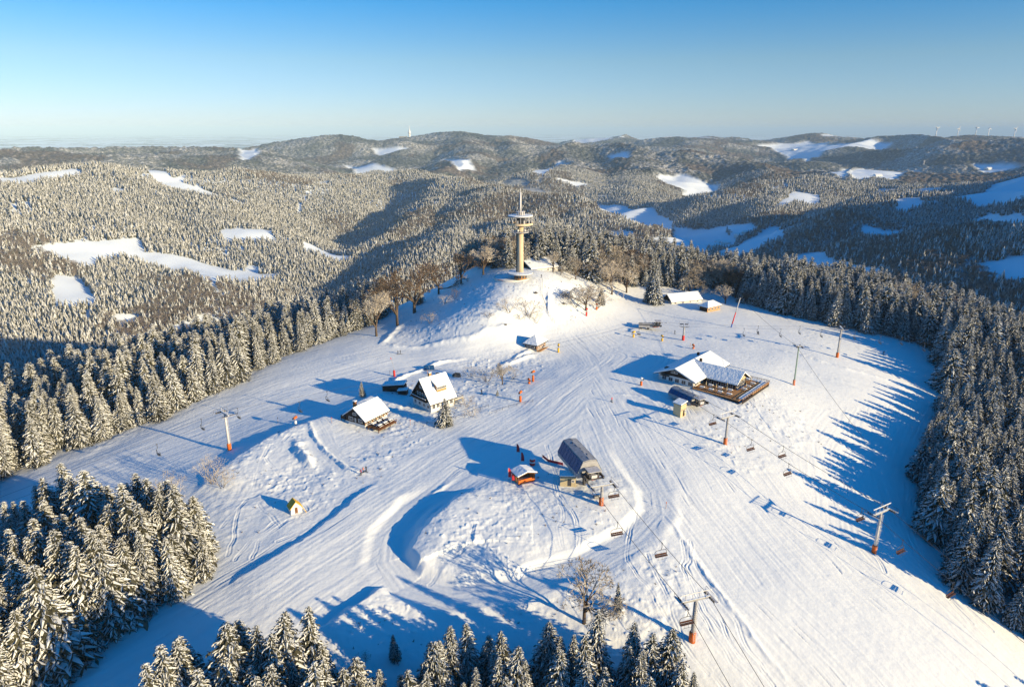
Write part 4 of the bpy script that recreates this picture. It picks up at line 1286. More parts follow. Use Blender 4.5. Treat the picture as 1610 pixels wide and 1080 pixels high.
# parasols folded and deck chairs are small; a few closed parasols stand between the tables
def mk_parasol():
    r = empty('parasol')
    m_ = MB(); m_.tube((0, 0, 0), (0, 0, 2.6), .04, .03, 6); m_.build('pole', 'warm_timber', r)
    m_ = MB(); m_.lathe([(.05, 1.0), (.2, 1.15), (.14, 1.9), (.03, 2.55)], n=8); m_.build('folded_cloth', 'pale_timber', r)
    m_ = MB(); m_.disc((0, 0), .35, .3, 0, .12, 10); m_.build('foot', 'concrete_grey', r)
    return r
P0 = tag(mk_parasol(), 'folded parasol on the lodge terrace close to the porch', 'parasol', 'folded parasols')
bpy.context.view_layer.update()
P0.location = local(Bl, rzl, 3, -3.5, .40)
for x_, y_, l_ in ((3, -7.5, 'by the front rail'), (3, -11.5, 'near the front corner'), (6.6, -10, 'below the wing wall'), (11.4, -15.2, 'before the wing gable'), (18.6, -14, 'at the far corner')):
    dup(P0, local(Bl, rzl, x_, y_, .40), 0, 'folded parasol on the lodge terrace ' + l_)

shed('ticket_hut', 'tall pale timber hut with a snowy roof beside the lodge lift station', 'hut', (1068, 652), (3.0, 3.0, 4.2), R(40), 'pale_timber', 'dark_timber', .18)

# ---------------------------------------------------------------- huts at the upper right, the hall behind them
def hip_hut(name, label, bp, ap, cp, top, wall, side, ze=2.4):
    B, rz, L, W = frame(bp, ap, cp)
    r = tag(empty(name, B, rz), label, 'hut')
    zr = ztop(local(B, rz, L / 2, W / 2, 0), top) - B.z
    m_ = MB(); m_.box((L / 2, W / 2, ze / 2 - .5), (L, W, ze + 1)); m_.build('wall', wall, r)
    m_ = MB(); m_.box((-.03, W / 2, ze / 2 + .2), (.1, W - .2, ze - .6)); m_.build('side_cladding', side, r)
    for i in range(4): window(r, (L * (i + .5) / 4, 0, ze * .58), L / 4 * .6, ze * .4, 'y-')
    e = .8
    def hip(mb, z0, z1, e):
        vs = [(-e, -e, z0), (L + e, -e, z0), (L + e, W + e, z0), (-e, W + e, z0), (-e, -e, z0 + .2), (L + e, -e, z0 + .2), (L + e, W + e, z0 + .2), (-e, W + e, z0 + .2), (L * .3, W / 2, z1), (L * .7, W / 2, z1)]
        mb.add(vs, [(3, 2, 1, 0), (0, 1, 5, 4), (1, 2, 6, 5), (2, 3, 7, 6), (3, 0, 4, 7), (4, 5, 9, 8), (5, 6, 9), (6, 7, 8, 9), (7, 4, 8)])
    m_ = MB(); hip(m_, ze, zr - .4, e); ro = m_.build('roof', 'dark_timber', r)
    m_ = MB(); hip(m_, ze + .19, zr, e - .05); m_.build('roof_snow', 'roof_snow', ro)
    return r
hip_hut('snack_hut', 'timber hut with a snowy hipped roof at the upper right edge of the plateau', (1112, 491), (1099, 487.5), (1134, 488), 472.5, 'warm_timber', 'dark_timber', 2.6)
def hall(name, label, cat, bp, ap, cp, eave, ridge, wall='white_render'):
    B, rz, L, W = frame(bp, ap, cp)
    r = tag(empty(name, B, rz), label, cat)
    ze = eave; zr = ridge
    m_ = MB(); m_.box((L / 2, W / 2, ze / 2 - .5), (L, W, ze + 1)); m_.build('wall', wall, r)
    gable_wall(0, 0, W, ze - .2, ze, zr).build('gable_wall', 'dark_timber', r); gable_wall(L - .25, 0, W, ze - .2, ze, zr).build('gable_wall', 'dark_timber', r)
    a, s_, k = gable_roof(0, L, 0, W, ze, zr, .6, .6, .5)
    ro = a.build('roof', 'dark_timber', r); s_.build('roof_snow', 'roof_snow', ro)
    for i in range(4): window(r, (L * (i + .5) / 4, 0, ze * .55), 1.0, .9, 'y-')
    return r
hall('snowy_barn', 'barn buried in snow behind the upper right hut', 'barn', (1056, 478), (1044, 470), (1100, 474), 1.6, 4.6)
hall('summit_house', 'white snow-covered house just behind the tan tower', 'house', (836, 424), (833, 414), (864, 422), 2.5, 6.0)

# ---------------------------------------------------------------- the tan tower
def telecom_tower():
    p = G(818, 438); r = tag(empty('radio_tower', p), 'tall tan concrete tower with round platforms and a white mast on the summit', 'tower')
    q = 1.0
    def Hh(py): return ztop(p, py) - p.z
    zs, zd, zu, ze_, zm = Hh(365), Hh(354), Hh(341), Hh(333), Hh(296)
    m_ = MB(); m_.lathe([(1.62, -1), (1.5, zs * .5), (1.45, zd)], n=28); m_.build('shaft', 'concrete_tan', r, True)
    m_ = MB(); m_.box((-1.72, .3, zs / 2), (.75, 1.1, zs)); m_.build('cable_duct', 'metal_dark', r)
    m_ = MB(); m_.lathe([(3.1, -1.5), (3.1, 2.6)], n=24); o = m_.build('base_pavilion', 'warm_timber', r)
    for i in range(10):
        a = R(-150 + i * 30); w_ = MB(); w_.box((3.14 * math.cos(a), 3.14 * math.sin(a), 1.3), (.12, 1.1, 1.5), a); w_.build('window', 'window_glass', o)
    m_ = MB(); m_.lathe([(6.3, 2.6), (6.6, 2.7), (6.6, 2.95), (1.7, 3.2)], n=36); o = m_.build('canopy', 'concrete_grey', r)
    m_ = MB(); m_.lathe([(6.45, 2.96), (6.4, 3.2), (1.7, 3.5)], n=36); m_.build('canopy_snow', 'roof_snow', o)
    # antenna ring
    m_ = MB(); m_.lathe([(1.5, zs - .25), (4.3, zs - .05), (4.3, zs + .15), (1.5, zs + .2)], n=28); o = m_.build('antenna_platform', 'metal_frost', r)
    rl = MB()
    for i in range(20):
        a = i * math.pi / 10; rl.tube((4.2 * math.cos(a), 4.2 * math.sin(a), zs), (4.2 * math.cos(a), 4.2 * math.sin(a), zs + 1.1), .05, n=5)
        b_ = (i + 1) * math.pi / 10; rl.tube((4.2 * math.cos(a), 4.2 * math.sin(a), zs + 1.1), (4.2 * math.cos(b_), 4.2 * math.sin(b_), zs + 1.1), .06, n=5)
    rl.build('railing', 'metal_frost', o)
    for i, a in enumerate((R(200), R(250), R(300), R(345), R(160))):
        d = MB(); c = Vector((3.9 * math.cos(a), 3.9 * math.sin(a), zs + 1.2)); e = Vector((math.cos(a), math.sin(a), 0))
        d.tube(c, c + e * .35, .25, .75, 14); d.tube(c - e * .1 + Vector((0, 0, -1.1)), c - e * .1, .07, n=6); d.build('dish', 'metal_frost', r, True)
    # main deck
    m_ = MB(); m_.lathe([(1.6, zd - .6), (5.4, zd + .1), (6.15, zd + .2), (6.15, zd + 1.2), (5.95, zd + 1.2), (5.95, zd + .35), (1.5, zd + .35)], n=40); m_.build('lower_deck', 'concrete_tan', r)
    m_ = MB(); m_.lathe([(2.3, zd + .35), (2.3, zu)], n=24); m_.build('cabin', 'window_glass', r)
    ps = MB()
    for i in range(16):
        a = i * math.pi / 8; ps.tube((5.7 * math.cos(a), 5.7 * math.sin(a), zd + .3), (5.7 * math.cos(a), 5.7 * math.sin(a), zu), .09, n=6)
    for i in range(9):
        a = i * .7 + .2; ps.box((4.6 * math.cos(a), 4.6 * math.sin(a), zd + 1.6), (.35, .5, 1.9), a)
    ps.build('columns', 'metal_frost', r)
    m_ = MB(); m_.lathe([(5.9, zu), (6.25, zu + .1), (6.25, zu + .5), (5.9, zu + .55)], n=40); o = m_.build('upper_deck', 'concrete_grey', r)
    m_ = MB(); m_.lathe([(6.15, zu + .52), (6.0, zu + .78), (.5, zu + .95)], n=40); m_.build('deck_snow', 'roof_snow', o)
    m_ = MB()
    for i in range(12):
        a = i * math.pi / 6; m_.box((1.9 * math.cos(a), 1.9 * math.sin(a), zu + 1.8), (.3, .5, 1.7), a)
    m_.lathe([(1.2, zu + .9), (1.2, zu + 2.2), (2.1, zu + 2.3), (2.1, zu + 2.5)], n=16); m_.build('roof_aerials', 'metal_frost', r)
    m_ = MB(); m_.tube((0, 0, zu + .9), (0, 0, zm - 2), .42, .38, 12); m_.tube((0, 0, zm - 2), (0, 0, zm), .2, .12, 8); m_.build('mast', 'paint_white', r, True)
telecom_tower()
def terrace_ring():
    p = G(790, 436); c = G(806, 434); c.z -= .9
    r = tag(empty('viewing_terrace', c), 'round snow-covered viewing terrace with a low parapet left of the tower', 'terrace')
    m_ = MB(); m_.lathe([(9.5, -5), (9.5, .1)], n=48); m_.build('retaining_wall', 'white_render', r)
    m_ = MB(); m_.lathe([(9.3, .11), (9.1, .35), (.5, .4)], n=48); m_.build('terrace_snow', 'roof_snow', r)
    m_ = MB(); m_.lathe([(9.6, .1), (9.6, .6), (9.35, .6), (9.35, .1)], n=48); o = m_.build('parapet', 'white_render', r)
    c = MB()
    for i in range(3):
        a = R(222 + i * 7); c.box((9.64 * math.cos(a), 9.64 * math.sin(a), .4), (.06, .9, .3), a)
    c.build('banner', 'cloth_red', o)
terrace_ring()

# ---------------------------------------------------------------- small huts near the lower left
def a_hut():
    p = G(464, 803); r = tag(empty('sled_shelter', p, R(35)), 'little yellowish peaked hut alone among the ski tracks', 'hut')
    m_ = MB(); m_.prism([(-1.5, -.4), (1.5, -.4), (1.25, 1.7), (0, 3.1), (-1.25, 1.7)], -1.2, 1.2); m_.build('wall', 'white_render', r)
    m_ = MB()
    for s_ in (-1, 1): m_.prism([(s_ * 1.5, 1.42), (0, 3.12), (0, 3.3), (s_ * 1.7, 1.42)], -1.4, 1.4)
    m_.build('roof', 'paint_yellow', r)
    m_ = MB(); m_.box((0, -1.24, .8), (.7, .08, 1.6)); m_.build('door', 'brown_timber', r)
    m_ = MB(); m_.tube((1.3, -1.2, 1.8), (2.3, -2.4, -.2), .08, n=6); m_.build('prop', 'paint_yellow', r)
a_hut()
def orange_kiosk():
    p = G(823, 757); r = tag(empty('race_kiosk', p, R(28)), 'orange timber kiosk with a lean snowy roof beside red banners', 'kiosk')
    L, W = 5.0, 3.4
    for nm, c, d in (('wall', (0, W / 2, 1.1), (L, .12, 2.8)), ('wall', (L / 2, 0, 1.1), (.12, W - .14, 2.8)), ('wall', (-L / 2, .6, 1.1), (.12, W - 1.3, 2.8)), ('counter', (0, -W / 2, .55), (L, .16, 1.5)), ('post', (-L / 2, -W / 2, 1.3), (.16, .2, 2.6)), ('post', (L / 2, -W / 2, 1.3), (.16, .2, 2.6))):
        m_ = MB(); m_.box(c, d); m_.build(nm, 'brown_timber' if nm == 'post' else ('pad_orange' if nm == 'counter' else 'warm_timber'), r)
    m_ = MB(); m_.prism([(-3.1, 2.5), (0, 3.3), (3.1, 2.5), (3.1, 2.65), (0, 3.45), (-3.1, 2.65)], -2.4, 2.2); ro = m_.build('roof', 'brown_timber', r)
    m_ = MB(); m_.prism([(-3.0, 2.68), (0, 3.46), (3.0, 2.68), (3.0, 2.95), (0, 3.78), (-3.0, 2.95)], -2.3, 2.1); m_.build('roof_snow', 'roof_snow', ro)
orange_kiosk()
def banner(px, h_, lab, lean=0.0, w_=.9):
    p = G(*px); r = tag(empty('beach_flag', p), lab, 'flag', 'red promotional flags')
    m_ = MB(); m_.tube((0, 0, -.2), (lean, 0, h_), .05, .03, 6); m_.build('pole', 'paint_white', r)
    m_ = MB(); n = 6; vs = []
    for i in range(n + 1):
        t = i / n; z = h_ * (.25 + .72 * t); ww = w_ * (1 - .55 * t ** 3)
        vs += [(lean * z / h_ + .05, .02, z), (lean * z / h_ + .05 + ww * .5, .12 * math.sin(t * 3), z), (lean * z / h_ + .05 + ww, .03, z - .1)]
    fs = []
    for i in range(n):
        for j in (0, 1): fs.append((3 * i + j, 3 * i + j + 1, 3 * i + j + 4, 3 * i + j + 3))
    vs += [(x_, y_ + .03, z_) for x_, y_, z_ in vs]; k = 3 * (n + 1)
    fs += [tuple(q + k for q in f)[::-1] for f in fs]
    m_.add(vs, fs); m_.build('cloth', 'cloth_red', r, True)
for px, h_, lab in (((812, 716), 3.6, 'red flag on a pole, the farthest behind the orange kiosk'), ((819, 730), 3.8, 'red flag behind the snowy roof of the orange kiosk'), ((799, 758), 3.8, 'tall red flag at the outer left of the orange kiosk'), ((804, 762), 2.8, 'short red flag against the left wall of the orange kiosk')):
    banner(px, h_, lab)
def drum():
    p = G(837, 731); r = tag(empty('inflatable_pillar', p), 'squat red and white drum behind the orange kiosk', 'pillar')
    m_ = MB(); m_.lathe([(.7, -.1), (.8, .3), (.8, 1.5), (.7, 1.9)], n=18); m_.build('body', 'pad_red', r, True)
    m_ = MB(); m_.lathe([(.83, .8), (.83, 1.2)], n=18); m_.build('band', 'paint_white', r); m_ = MB(); m_.lathe([(.7, 1.9), (.5, 2.15), (.1, 2.2)], n=18); m_.build('snow_cap', 'roof_snow', r)
drum()
# ---------------------------------------------------------------- chairlifts
def lift_dir(a, b_):
    return math.atan2(b_.y - a.y, b_.x - a.x)
def pylon(px, top_py, rz, label, half=2.6, col='metal_grey', pad='pad_orange', radius=.42, frame_=True, lean=0.0, name='lift_pylon'):
    """rz = direction of the rope; sheave trains hang either side of a crossarm"""
    p = G(*px); h_ = ztop(p, top_py) - p.z
    r = tag(empty(name, p, rz), label, 'pylon', 'lift pylons')
    m_ = MB(); m_.tube((0, 0, -.8), (0, 0, h_), radius, radius * .72, 14); m_.build('shaft', col, r, True)
    m_ = MB(); m_.lathe([(radius + .18, -.3), (radius + .20, 2.0), (radius + .12, 2.2)], n=16); m_.build('pad', pad, r, True)
    m_ = MB()
    for i in range(int(h_ / .5)): m_.box((radius + .16, 0, .6 + i * .5), (.05, .36, .04))
    m_.box((radius + .16, -.2, h_ / 2), (.05, .05, h_ - .6)); m_.box((radius + .16, .2, h_ / 2), (.05, .05, h_ - .6)); m_.build('ladder', 'metal_frost', r)
    m_ = MB(); m_.box((0, 0, h_ + .15), (.45, half * 2 + .6, .38)); m_.box((0, 0, h_ + .38), (.40, half * 2 + .4, .06), mi=1); m_.build('crossarm', ['metal_grey', 'roof_snow'], r)
    for s_ in (-1, 1):
        m_ = MB(); y_ = s_ * half
        m_.box((0, y_, h_ - .05), (3.6, .12, .26)); m_.box((0, y_ + s_ * .42, h_ + .1), (4.4, .5, .06), mi=1)
        for i in range(6):
            x_ = -1.5 + i * .6; m_.tube((x_, y_ - .12, h_ + .05), (x_, y_ + .12, h_ + .05), .24, n=10)
        m_.tube((-2.1, y_ + s_ * .6, h_ + .1), (-2.1, y_ + s_ * .6, h_ + 1.0), .03, n=5); m_.tube((2.1, y_ + s_ * .6, h_ + .1), (2.1, y_ + s_ * .6, h_ + 1.0), .03, n=5); m_.tube((-2.1, y_ + s_ * .6, h_ + 1.0), (2.1, y_ + s_ * .6, h_ + 1.0), .03, n=5)
        m_.build('sheave_train', ['metal_dark', 'metal_frost'], r)
    if frame_:
        m_ = MB()
        for s_ in (-1, 1):
            m_.tube((0, s_ * half * .75, h_ + .3), (0, s_ * half * .8, h_ + 1.7), .07, n=6); m_.tube((0, s_ * half * .25, h_ + .3), (0, s_ * half * .25, h_ + 1.7), .06, n=6)
        m_.box((0, 0, h_ + 1.75), (.16, half * 2 + 1.0, .16)); m_.box((0, 0, h_ + 1.86), (.14, half * 2 + .9, .05), mi=1); m_.build('lifting_frame', ['metal_frost', 'roof_snow'], r)
    heads = [local(p, rz, 0, s_ * half, h_ + .3) for s_ in (-1, 1)]
    return p, h_, heads
def mk_chair(seats=6, seatm='seat_brown'):
    r = empty('lift_chair')
    m_ = MB(); m_.tube((0, 0, -.05), (.12, 0, -.9), .06, n=6); m_.tube((.12, 0, -.9), (-.25, 0, -1.9), .06, n=6); m_.box((0, 0, .02), (.5, .14, .16)); m_.build('hanger', 'metal_dark', r)
    wd_ = seats * .5 / 2
    m_ = MB()
    for s_ in (-1, 1):
        pts = [(-.25, s_ * .3, -1.9), (-.2, s_ * wd_ * .8, -1.95), (-.25, s_ * wd_, -2.4), (-.1, s_ * wd_, -3.25), (.4, s_ * wd_, -3.3)]
        for a, b_ in zip(pts[:-1], pts[1:]): m_.tube(a, b_, .055, n=5)
    m_.tube((-.25, -.3, -1.9), (-.25, .3, -1.9), .055, n=5); m_.build('bail_frame', 'metal_dark', r)
    m_ = MB(); m_.box((.15, 0, -3.22), (.55, wd_ * 2 - .1, .1)); m_.build('seat', seatm, r)
    m_ = MB()
    for i in range(seats): m_.box((-.2, (i - seats / 2 + .5) * (wd_ * 2 - .1) / seats, -2.95), (.09, (wd_ * 2 - .1) / seats - .06, .40))
    m_.build('backrest', seatm, r)
    m_ = MB(); m_.tube((.55, -wd_ + .1, -2.75), (.55, wd_ - .1, -2.75), .03, n=5); m_.tube((.6, -wd_ + .3, -3.75), (.6, wd_ - .3, -3.75), .03, n=5)
    for i in range(3): m_.tube((.55, (i - 1) * wd_ * .6, -2.75), (.6, (i - 1) * wd_ * .6, -3.75), .025, n=5)
    m_.build('safety_bar', 'metal_dark', r)
    return r
CH = {'brown': tag(mk_chair(6), 'x', 'lift chair'), 'dark': tag(mk_chair(4, 'metal_dark'), 'x', 'lift chair')}
CH['brown'].name = 'lift_chair'
_used = set()
bpy.context.view_layer.update()
def chair(kind, pos, rz, label, group):
    if kind not in _used:
        _used.add(kind); o = CH[kind]; o.location = pos; o.rotation_euler = (0, 0, rz); o['label'] = label; o['group'] = group; return o
    return dup(CH[kind], pos, rz, label, group)
def sag_pts(a, b_, sag, n=14):
    return [a.lerp(b_, i / n) - Vector((0, 0, sag * 4 * (i / n) * (1 - i / n))) for i in range(n + 1)]
def rope(name, spans, label, r_=.055, sag=.8):
    m_ = MB(); pts_all = []
    for a, b_ in spans:
        L = (b_ - a).length; pts = sag_pts(a, b_, sag * L / 60)
        for p, q in zip(pts[:-1], pts[1:]): m_.tube(p, q, r_, n=5, cap=False)
        pts_all.append(pts)
    return tag(m_.build(name, 'metal_dark'), label, 'rope')
def on_rope_px(a, b_, sag, px):
    """point of a rope span that is seen at picture column px"""
    L = (b_ - a).length; best = None
    for i in range(401):
        t = i / 400; p = a.lerp(b_, t) - Vector((0, 0, sag * L / 60 * 4 * t * (1 - t)))
        e = abs(to_px(p.x, p.y, p.z)[0] - px)
        if best is None or e < best[0]: best = (e, p)
    return best[1]

# --- lift down the front: barrel-roofed station, station pylon, big pylon
pA1 = G(945, 796); pA2 = G(1088, 1007)
rzA = lift_dir(pA1, pA2)
_, _, hA1 = pylon((945, 796), 764, rzA, 'short pylon with an orange pad in front of the barrel-roofed station', 3.0, frame_=False)
_, _, hA2 = pylon((1088, 1007), 943, rzA, 'large grey pylon with an orange pad beside the bottom row of spruces', 3.0, radius=.5)
dA = Vector((math.cos(rzA), math.sin(rzA), 0))
endA = [h_ + dA * 90 + Vector((0, 0, -26)) for h_ in hA2]
for i, lab in ((0, 'near'), (1, 'far')):
    rope('lift_rope', [(hA1[i], hA2[i]), (hA2[i], endA[i])], 'rope of the front chairlift on its %s side' % ('left', 'right')[i])
grpA = 'chairs of the front chairlift'
# which side is right in the picture
sR = 1 if to_px(hA2[1].x, hA2[1].y, hA2[1].z)[0] > to_px(hA2[0].x, hA2[0].y, hA2[0].z)[0] else 0
sL = 1 - sR
chair('brown', on_rope_px(hA1[sR], hA2[sR], .8, 1041), rzA, 'brown lift chair above the outer edge of the curved cat track', grpA)
chair('brown', on_rope_px(hA1[sL], hA2[sL], .8, 971), rzA, 'brown lift chair just inside the curve of the cat track', grpA)
chair('brown', on_rope_px(hA1[sR], hA2[sR], .8, 966), rzA, 'reddish lift chair right beside the station pylon', grpA)
chair('brown', hA2[sL] + dA * 2.0 + Vector((0, 0, -.2)), rzA, 'dark lift chair hanging at the big front pylon', grpA)

def station(origin, rz, label, L=14, Wd=6.4, zb=3.0, zt=7.4, glass='station_glass', low=False):
    r = tag(empty('lift_station', origin, rz), label, 'lift station')
    prof_in = []
    # barrel section in y,z  (y to the left of travel)
    P = [(-Wd / 2, zb), (-Wd / 2 - .1, zb + 1.2), (-Wd * .30, zt - .2), (0, zt + .15), (Wd * .30, zt - .2), (Wd / 2 + .1, zb + 1.2), (Wd / 2, zb)]
    S = Matrix(((0, 1, 0, 0), (1, 0, 0, 0), (0, 0, 1, 0), (0, 0, 0, 1)))
    m_ = MB()
    m_.prism(P, -L, 0, 0, S); m_.build('hood', 'metal_grey', r)
    for s_ in (-1, 1):
        m_ = MB(); a = Vector((0, s_ * (Wd / 2 + .12), zb + 1.25)); b_ = Vector((0, s_ * (Wd * .30 + .05), zt - .2)); nrm = Vector((0, s_ * .12, .06))
        n = 8 if not low else 5
        for i in range(n):
            x0 = -L + .2 + i * (L - .4) / n; x1 = x0 + (L - .4) / n - .14
            vs = [a + Vector((x0, 0, 0)), a + Vector((x1, 0, 0)), b_ + Vector((x1, 0, 0)), b_ + Vector((x0, 0, 0))]; vs += [v + nrm for v in vs]
            m_.add([tuple(v) for v in vs], [(0, 1, 2, 3), (7, 6, 5, 4), (0, 4, 5, 1), (1, 5, 6, 2), (2, 6, 7, 3), (3, 7, 4, 0)])
        m_.build('side_glazing', glass, r)
    m_ = MB(); m_.prism([(-Wd * .30, zt - .15), (0, zt + .2), (Wd * .30, zt - .15), (Wd * .28, zt + .12), (0, zt + .42), (-Wd * .28, zt + .12)], -L + .1, -.1, 0, S); m_.build('hood_snow', 'hood_top', r)
    m_ = MB()
    for i in range(7): m_.box((-L + 1.2 + i * 1.9, rng.uniform(-.8, .8), zt + .4), (1.1, .08, .12), rng.uniform(-.5, .5))
    m_.build('roof_walkway', 'metal_dark', r)
    for x_ in (-L * .85, -2.5):
        m_ = MB(); m_.box((x_, 0, zb / 2 - .6), (1.0, 1.3, zb + 1.4)); m_.build('pillar', 'metal_dark', r)
    # machinery at the mouth
    m_ = MB()
    for s_ in (-1, 1):
        m_.box((1.6, s_ * 2.4, zb + 1.0), (4.0, .22, .3)); 
        for i in range(6): m_.tube((-.2 + i * .7, s_ * 2.4 - .18, zb + 1.3), (-.2 + i * .7, s_ * 2.4 + .18, zb + 1.3), .33, n=10)
        m_.box((1.4, s_ * 1.5, zb + 2.2), (.5, .5, 1.6)); m_.box((2.6, s_ * 1.2, zb + 1.8), (.5, .5, 1.1))
    m_.box((1.2, 0, zb + .8), (.5, 5.4, .3)); m_.box((3.0, 0, zb + .9), (.4, 5.4, .3)); m_.box((1.9, 0, zb + 3.0), (3.0, 3.4, .16), mi=1); m_.box((2.4, 0, zb + 1.4), (1.2, 1.6, 1.0), mi=1)
    m_.build('machinery', ['metal_dark', 'metal_frost'], r)
    m_ = MB(); m_.tube((.5, 0, zb + .35), (.5, 0, zb + .65), 2.2, n=24); m_.build('bullwheel', 'pad_orange', r)
    return r
oA = G(938, 757); oA = pA1 - dA * 7.5; oA.z = hz(oA.x, oA.y)
station(Vector((oA.x, oA.y, hA1[0].z - 4.6)), rzA, 'chairlift station under a blue glazed barrel hood on the front knoll', 14.0, 6.8, 3.1, 7.6)
# control cabin
shed('lift_cabin', 'dark lift operator cabin with big windows left of the barrel-roofed station', 'cabin', (893, 763), (4.2, 2.8, 2.7), R(-6), 'pale_timber', 'metal_dark', .04, .25)
shed('counterweight_block', 'pale concrete block at the foot of a black pillar by the station', 'block', (937, 785), (1.2, 1.2, 1.0), R(10), 'concrete_grey', 'concrete_grey', 0, .1, False)

def snow_gun(px, h_, label, base='pad_orange', rz=0.0, barrel='pad_orange', name='snow_cannon', tall=False):
    p = G(*px); r = tag(empty(name, p, rz), label, 'snow cannon', 'snow-making machines')
    m_ = MB(); m_.lathe([(.42, -.3), (.45, h_ * .62), (.34, h_ * .66)], n=14); m_.build('padded_foot', base, r, True)
    m_ = MB(); m_.tube((0, 0, h_ * .6), (0, 0, h_), .09, n=8); m_.build('pole', 'metal_grey', r)
    if tall:
        m_ = MB(); m_.tube((0, 0, h_), (1.2, 0, h_ + 3.2), .06, n=6); m_.build('lance', 'metal_grey', r); m_ = MB(); m_.tube((1.15, 0, h_ + 3.1), (1.4, 0, h_ + 3.7), .14, n=8); m_.build('nozzle', barrel, r, True)
    else:
        m_ = MB(); m_.tube((-.55, 0, h_ + .2), (.65, 0, h_ + .45), .38, .46, 14); m_.build('barrel', barrel, r, True)
        m_ = MB(); m_.box((-.75, 0, h_ + .15), (.35, .5, .5)); m_.build('motor', 'metal_dark', r)
    return p
snow_gun((838, 600), 3.6, 'tall orange snow cannon beside the piste below the pyramid-roof hut', rz=.5)
snow_gun((818, 631), 3.2, 'orange snow cannon standing by the bare bushes right of the dormer chalet', rz=1.0)
snow_gun((878, 553), 2.9, 'amber snow cannon right of the pyramid-roof hut', 'paint_yellow', 1.4, 'paint_yellow')
snow_gun((996, 530), 2.2, 'small amber snow cannon left of the upper drive station', 'paint_yellow', .3, 'paint_yellow')
snow_gun((1041, 536), 2.0, 'yellow snow cannon in front of the upper drive station', 'paint_yellow', 2.0, 'paint_yellow')
snow_gun((1008, 606), 2.4, 'snow-capped orange cannon left of the lodge', 'pad_orange', 2.4, 'roof_snow')
snow_gun((832, 603.5), 1.2, 'low orange machine at the foot of the tall orange cannon', rz=2.0)
snow_gun((620, 592), 3.8, 'red and white snow lance beyond the dormer chalet', 'pad_red', 2.6, 'pad_red', tall=True)
snow_gun((922, 497), 3.0, 'red fan cannon under the frosted pines on the summit slope', 'pad_red', 1.0, 'pad_red')
snow_gun((938, 487), 2.4, 'small orange cannon right of the frosted pines on the summit slope', 'pad_orange', 1.8, 'pad_orange')
snow_gun((1090, 548), 1.2, 'tiny orange marker machine behind the lodge roof', 'pad_orange', 1.8, 'pad_orange')
snow_gun((465, 668), 2.2, 'slim snow machine at the rim above the left piste', 'paint_white', 1.0, 'pad_orange')

# --- lift from the lodge down the right side
oB = G(1092, 640)
pB1, pB2 = G(1140, 699), G(1374, 868)
rzB = lift_dir(oB, pB1.lerp(pB2, .6))
rzB = lift_dir(pB1, pB2)
_, _, hB1 = pylon((1140, 699), 656, rzB, 'grey pylon with an orange pad below the lodge terrace', 3.0)
_, _, hB2 = pylon((1374, 868), 806, rzB, 'leaning frosted pylon with an orange pad in the blue shade on the right', 3.0, 'metal_frost')
dB = Vector((math.cos(rzB), math.sin(rzB), 0))
endB = [h_ + dB * 120 + Vector((0, 0, -34)) for h_ in hB2]
stB = pB1 - dB * 16 - Vector((math.sin(rzB), -math.cos(rzB), 0)) * 0
sR2 = 1 if to_px(hB2[1].x, hB2[1].y, hB2[1].z)[0] > to_px(hB2[0].x, hB2[0].y, hB2[0].z)[0] else 0
oB = G(1093, 641); station(Vector((oB.x, oB.y, oB.z - .3)), rzB, 'low grey lift station with snow on its hood in front of the lodge', 11.0, 5.0, 1.6, 4.4, 'station_glass', True)
stp = [local(Vector((oB.x, oB.y, oB.z)), rzB, 3.0, s_ * 2.4, 3.0) for s_ in (-1, 1)]
for i in (0, 1):
    rope('lift_rope', [(stp[i], hB1[i]), (hB1[i], hB2[i]), (hB2[i], endB[i])], 'rope of the right-hand chairlift on its %s side' % ('near', 'far')[i])
# nearest-to-viewer side is the lower one in the picture
lowB = 0 if to_px(hB1[0].x, hB1[0].y, hB1[0].z)[1] > to_px(hB1[1].x, hB1[1].y, hB1[1].z)[1] else 1
grpB = 'chairs of the right-hand chairlift'
for s_, px, lab in ((lowB, 1182, 'lift chair just right of the pylon below the lodge terrace'), (lowB, 1240, 'brown-seated lift chair above the long tree shadows'), (lowB, 1355, 'frosted lift chair left of the shaded right pylon')):
    chair('brown', on_rope_px(hB1[s_], hB2[s_], .8, px), rzB, lab, grpB)
chair('brown', on_rope_px(hB1[1 - lowB], hB2[1 - lowB], .8, 1232), rzB, 'lift chair on the far rope above the long tree shadows', grpB)
chair('brown', on_rope_px(stp[lowB], hB1[lowB], .8, 1122), rzB, 'orange-seated lift chair left of the pylon below the lodge terrace', grpB)
chair('brown', on_rope_px(hB2[lowB], endB[lowB], .8, 1420), rzB, 'frosted lift chair right of the shaded right pylon', grpB)
chair('brown', on_rope_px(hB2[lowB], endB[lowB], .8, 1498), rzB, 'lift chair lowest on the right, close to the dark spruce stand', grpB)

